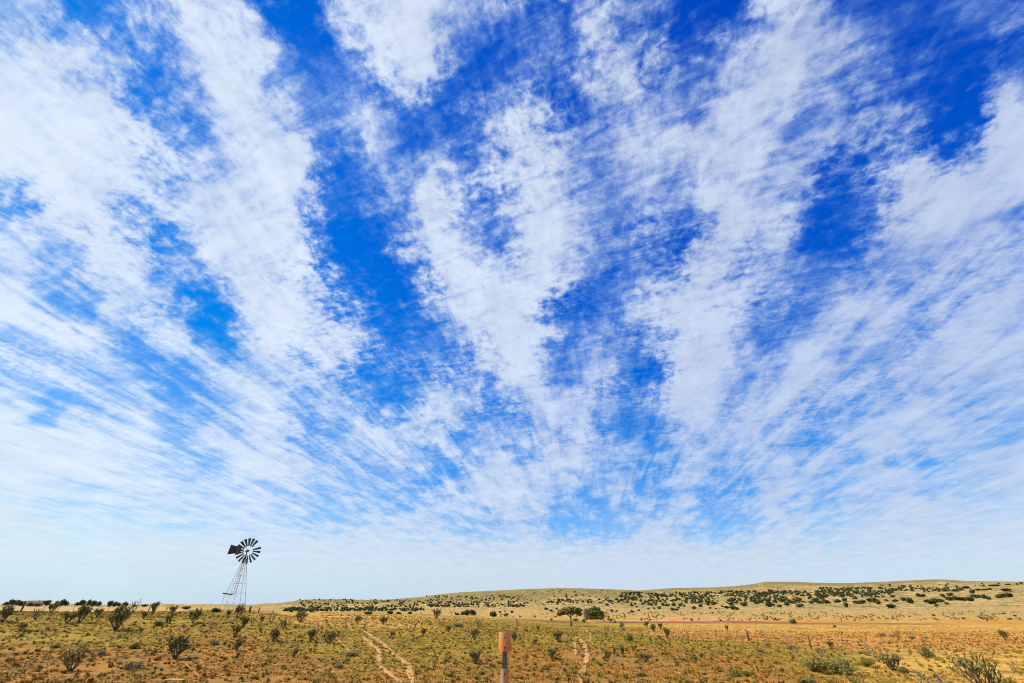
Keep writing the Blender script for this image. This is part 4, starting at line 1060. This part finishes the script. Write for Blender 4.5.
# ================================================================== fences
M_POST = noisy('weathered_wood', (.05, .04, .03), (.15, .12, .085), 9, .95, .01)
M_WIRE = noisy('rusty_wire', (.10, .06, .04), (.2, .13, .09), 9, .7, 0, 3, .5)
M_TPOST = noisy('faded_steel_post', (.16, .13, .11), (.3, .22, .18), 9, .7)
def fence(name, label, posts, wires):
    x0, y0, z0 = ground_at(posts[0][0], posts[0][1])
    F_ = empty(name, (x0, y0, z0), 0, label=label, category='fence')
    tops = []
    for i, (px, py, hpx, r, kind) in enumerate(posts):
        x, y, z = ground_at(px, py); mx, my = scale_at(x, y, z); h = min(max(hpx * my, .85), 1.7)
        m = MB(); b = Vector((x - x0, y - y0, z - z0)); rn = random.Random(i)
        t_ = b + Vector((rn.uniform(-.05, .05), rn.uniform(-.04, .04), h))
        m.tube([b - Vector((0, 0, .3)), b.lerp(t_, .5) + Vector((rn.uniform(-.02, .02), 0, 0)), t_], [r, r * .95, r * .85], 8)
        obj('post', m.me('post', M_POST if kind == 'w' else M_TPOST, True), F_)
        tops.append((b, t_))
    for f in wires:
        m = MB(); pts = []
        for (b, t_), (b2, t2) in zip(tops[:-1], tops[1:]):
            p, q = b.lerp(t_, f), b2.lerp(t2, f)
            for k in range(4):
                u = k / 4; c = p.lerp(q, u); c.z -= .05 * math.sin(math.pi * u)
                c.z = max(c.z, H1(c.x + x0, c.y + y0) - z0 + .12)
                pts.append(c)
        pts.append(tops[-1][0].lerp(tops[-1][1], f))
        m.tube(pts, [.006] * len(pts), 4); obj('wire', m.me('wire', M_WIRE), F_)
fence('pasture_fence', 'old wire fence with leaning wooden posts along the crest left of the windmill',
      [(-14, 612.5, 10, .08, 'w'), (20.5, 612.2, 11.5, .09, 'w'), (57.5, 611.6, 10, .08, 'w'), (73, 611.3, 8.5, .07, 'w'), (108, 611.6, 7, .05, 's'), (148, 611.8, 7, .05, 's')], (.9, .6, .3))
fence('wire_fence', 'thin wire fence with mixed posts crossing the golden flat right of the largest row cholla',
      [(684, 629.5, 6, .04, 's'), (701.5, 633.3, 7, .05, 's'), (716.5, 637, 8.5, .05, 'w'), (731.5, 639.3, 7.5, .035, 's'), (749, 641, 7, .11, 'w'), (767.3, 644.3, 7, .035, 's'), (788.3, 647.3, 7, .04, 's'), (811.5, 649.3, 9, .06, 'w'), (839.5, 651.5, 8, .035, 's'), (868, 654, 8, .04, 's')], (.92, .62, .34))
for px, py, h_, r, lab in ((249.2, 612.6, 6.2, .14, 'thick dark wooden post just right of the windmill foot'), (258.2, 612.8, 5.4, .07, 'thinner wooden post next to the thick one right of the windmill')):
    x, y, z = ground_at(px, py); mx, my = scale_at(x, y, z)
    P0 = empty('wooden_post', (x, y, z), 0, label=lab, category='post', group='pair of posts by the windmill')
    m = MB(); m.tube([(0, 0, -.3), (.01, 0, h_ * my * .5), (.02, .01, h_ * my)], [r, r * .95, r * .85], 8); obj('shaft', m.me('shaft', M_POST, True), P0)
    m = MB(); m.tube([(.018, .01, h_ * my * .8), (.02, .01, h_ * my * .84)], [r * 1.12, r * 1.12], 8); obj('wire_loop', m.me('wire_loop', M_WIRE), P0)

# ================================================================== house with a red roof, far left, and low bank shed
x, y, z = ground_at(33.5, 606.2)
mx, my = scale_at(x, y, z)
M_ROOF = noisy('red_roof', (.17, .075, .05), (.28, .12, .08), 2, .8)
M_WALL = noisy('pale_plaster', (.42, .3, .22), (.52, .38, .28), 1.5, .9)
M_PANE = noisy('dark_glass', (.02, .025, .03), (.04, .045, .05), 1, .15)
M_FRAME = noisy('white_frame', (.6, .58, .54), (.7, .68, .64), 3, .7)
Hs = empty('house', (x, y, z - .1), .5, label='small pale house with a red gabled roof half hidden in the far tree row', category='house')
wL, wD, wH, rH = 11 * mx * .5, 3.2, 3.0 * my, 5.7 * my
m = MB(); m.plate([(-wL, -wD, 0), (wL, -wD, 0), (wL, -wD, wH), (-wL, -wD, wH)], (0, 1, 0), .2)
m.plate([(-wL, wD, 0), (wL, wD, 0), (wL, wD, wH), (-wL, wD, wH)], (0, 1, 0), .2)
for s_ in (-1, 1): m.plate([(s_ * wL, -wD - .1, 0), (s_ * wL, wD + .1, 0), (s_ * wL, wD + .1, wH), (s_ * wL, 0, rH - .1), (s_ * wL, -wD - .1, wH)], (1, 0, 0), .2)
obj('wall', m.me('wall', M_WALL), Hs)
m = MB()
for s_ in (-1, 1): m.plate([(-wL - .4, s_ * (wD + .5), wH - .15), (wL + .4, s_ * (wD + .5), wH - .15), (wL + .4, 0, rH), (-wL - .4, 0, rH)], (0, s_ * (rH - wH), wD), .15)
roof = obj('roof', m.me('roof', M_ROOF), Hs)
m = MB(); m.bar((wL * .4, .8, rH - 1.0), (wL * .4, .8, rH + .6), .6, .6); obj('chimney', m.me('chimney', M_WALL), roof)
for xx in (-.55, .5):
    f = MB(); f.bar((xx * wL - .55, -wD - .14, wH * .55), (xx * wL + .55, -wD - .14, wH * .55), .08, 1.0); wn = obj('window', f.me('window', M_FRAME), Hs)
    f = MB(); f.bar((xx * wL - .45, -wD - .19, wH * .55), (xx * wL + .45, -wD - .19, wH * .55), .06, .8); obj('pane', f.me('pane', M_PANE), wn)
f = MB(); f.bar((-.4, -wD - .14, wH * .42), (.4, -wD - .14, wH * .42), .08, wH * .8); obj('door', f.me('door', M_ROOF), Hs)

# ================================================================== orange marker post by the road
M_ORANGE = noisy('sunburnt_orange_plastic', (.62, .14, .02), (.72, .27, .07), 11, .45)
def cap_build(nt, s):
    g = nt.nodes.new('ShaderNodeTexCoord'); sp = nt.nodes.new('ShaderNodeSeparateXYZ'); nt.links.new(g.outputs['Object'], sp.inputs[0])
    mr = nt.nodes.new('ShaderNodeMapRange'); nt.links.new(sp.outputs[2], mr.inputs[0]); mr.inputs[1].default_value = 1.28; mr.inputs[2].default_value = 1.47
    st = nt.nodes.new('ShaderNodeMapping'); nt.links.new(g.outputs['Object'], st.inputs[0]); st.inputs['Scale'].default_value = (60, 60, 9)
    n_ = nz(nt, 1.0, 5, .65, vec=st.outputs[0])
    c = ramp(nt, mr.outputs[0], [(0, (.62, .10, .012)), (.45, (.7, .2, .028)), (1, (.62, .33, .12))])
    c = mixc(nt, ramp(nt, n_, [(.42, (0, 0, 0)), (.66, (.4, .4, .4))]), c, (.56, .36, .2))
    nt.links.new(c, s.inputs['Base Color']); s.inputs['Roughness'].default_value = .5
M_CAP = material('sun_faded_orange_cap', cap_build)
M_ORANGE2 = noisy('faded_orange_tan', (.42, .26, .13), (.5, .34, .2), 9, .7)
M_POSTG = noisy('dull_green_steel', (.09, .10, .075), (.17, .17, .13), 12, .5, 0, 4, .3)
M_HIGHLIGHT = noisy('painted_highlight', (.60, .36, .2), (.70, .5, .36), 14, .5)  # paler orange for the highlight painted on the curved cap
my_ = 5.0; mxx = (505.0 - 512) / FPX * (my_ * CP - .22 * SP); mz = H1(mxx, my_)
def zrow(r): return EYE + float(slope_of_row(r)) * my_ - mz
T0, T1, T2 = zrow(632.3), zrow(651.5), zrow(668.5)
MP = empty('marker_post', (mxx, my_, mz), 0, label='roadside marker post with an orange curved cap and faded orange sleeve', category='marker post')
zc_ = my_ * CP - .25 * SP; pm = zc_ / FPX
m = MB(); wq = 4.4 * pm
m.bar((0, 0, -.3), (0, 0, T0 - .02), wq, .012, (0, 1, 0)); m.bar((0, .016, -.3), (0, .016, T0 - .02), .012, .034, (0, 1, 0))
# U-channel flanges
for s_ in (-1, 1): m.bar((s_ * wq * .47, .012, -.3), (s_ * wq * .47, .012, T0 - .02), .006, .03, (0, 1, 0))
obj('steel_post', m.me('steel_post', M_POSTG), MP)
def shield(hw, z0, z1, y0, depth, mat, name, seg=14, th=.004, a0=0, a1=1):
    m = MB(); b = len(m.v)
    for k in range(seg + 1):
        q = a0 + (a1 - a0) * k / seg; xq = (q * 2 - 1) * hw; yq = y0 + depth * (q * 2 - 1) ** 2 
        for zz_ in (z0, z1):
            m.v.append(Vector((xq, yq, zz_))); m.v.append(Vector((xq, yq + th, zz_)))
    for k in range(seg):
        i = b + k * 4; j = i + 4
        m.f += [(i, j, j + 2, i + 2), (j + 1, i + 1, i + 3, j + 3), (i + 2, j + 2, j + 3, i + 3), (j, i, i + 1, j + 1)]
    i = b; m.f += [(i, i + 2, i + 3, i + 1)]; i = b + seg * 4; m.f += [(i, i + 1, i + 3, i + 2)]
    return obj(name, m.me(name, mat, False), MP)
shield(6.1 * pm, T1, T0, -.03, .035, M_CAP, 'orange_cap')
shield(6.1 * pm, T1 + .045, T0 - .004, -.0325, .035, M_HIGHLIGHT, 'highlight_stripe', 4, .002, .44, .56)  # highlight down the middle of the cap, laid on as a coloured strip
shield(4.1 * pm, -.02, T2, -.022, .02, M_ORANGE2, 'faded_sleeve')
shield(4.1 * pm, -.01, T2 - .003, -.0245, .02, M_ORANGE, 'orange_edge', 4, .002, .66, .97)
m = MB()
for zz_ in (T0 - .04, T1 + .03, T2 - .04): m.tube([(0, -.036, zz_), (0, -.024, zz_)], [.006, .006], 8)
obj('bolt', m.me('bolt', M_IRON), MP)
print('objects', len(bpy.data.objects))
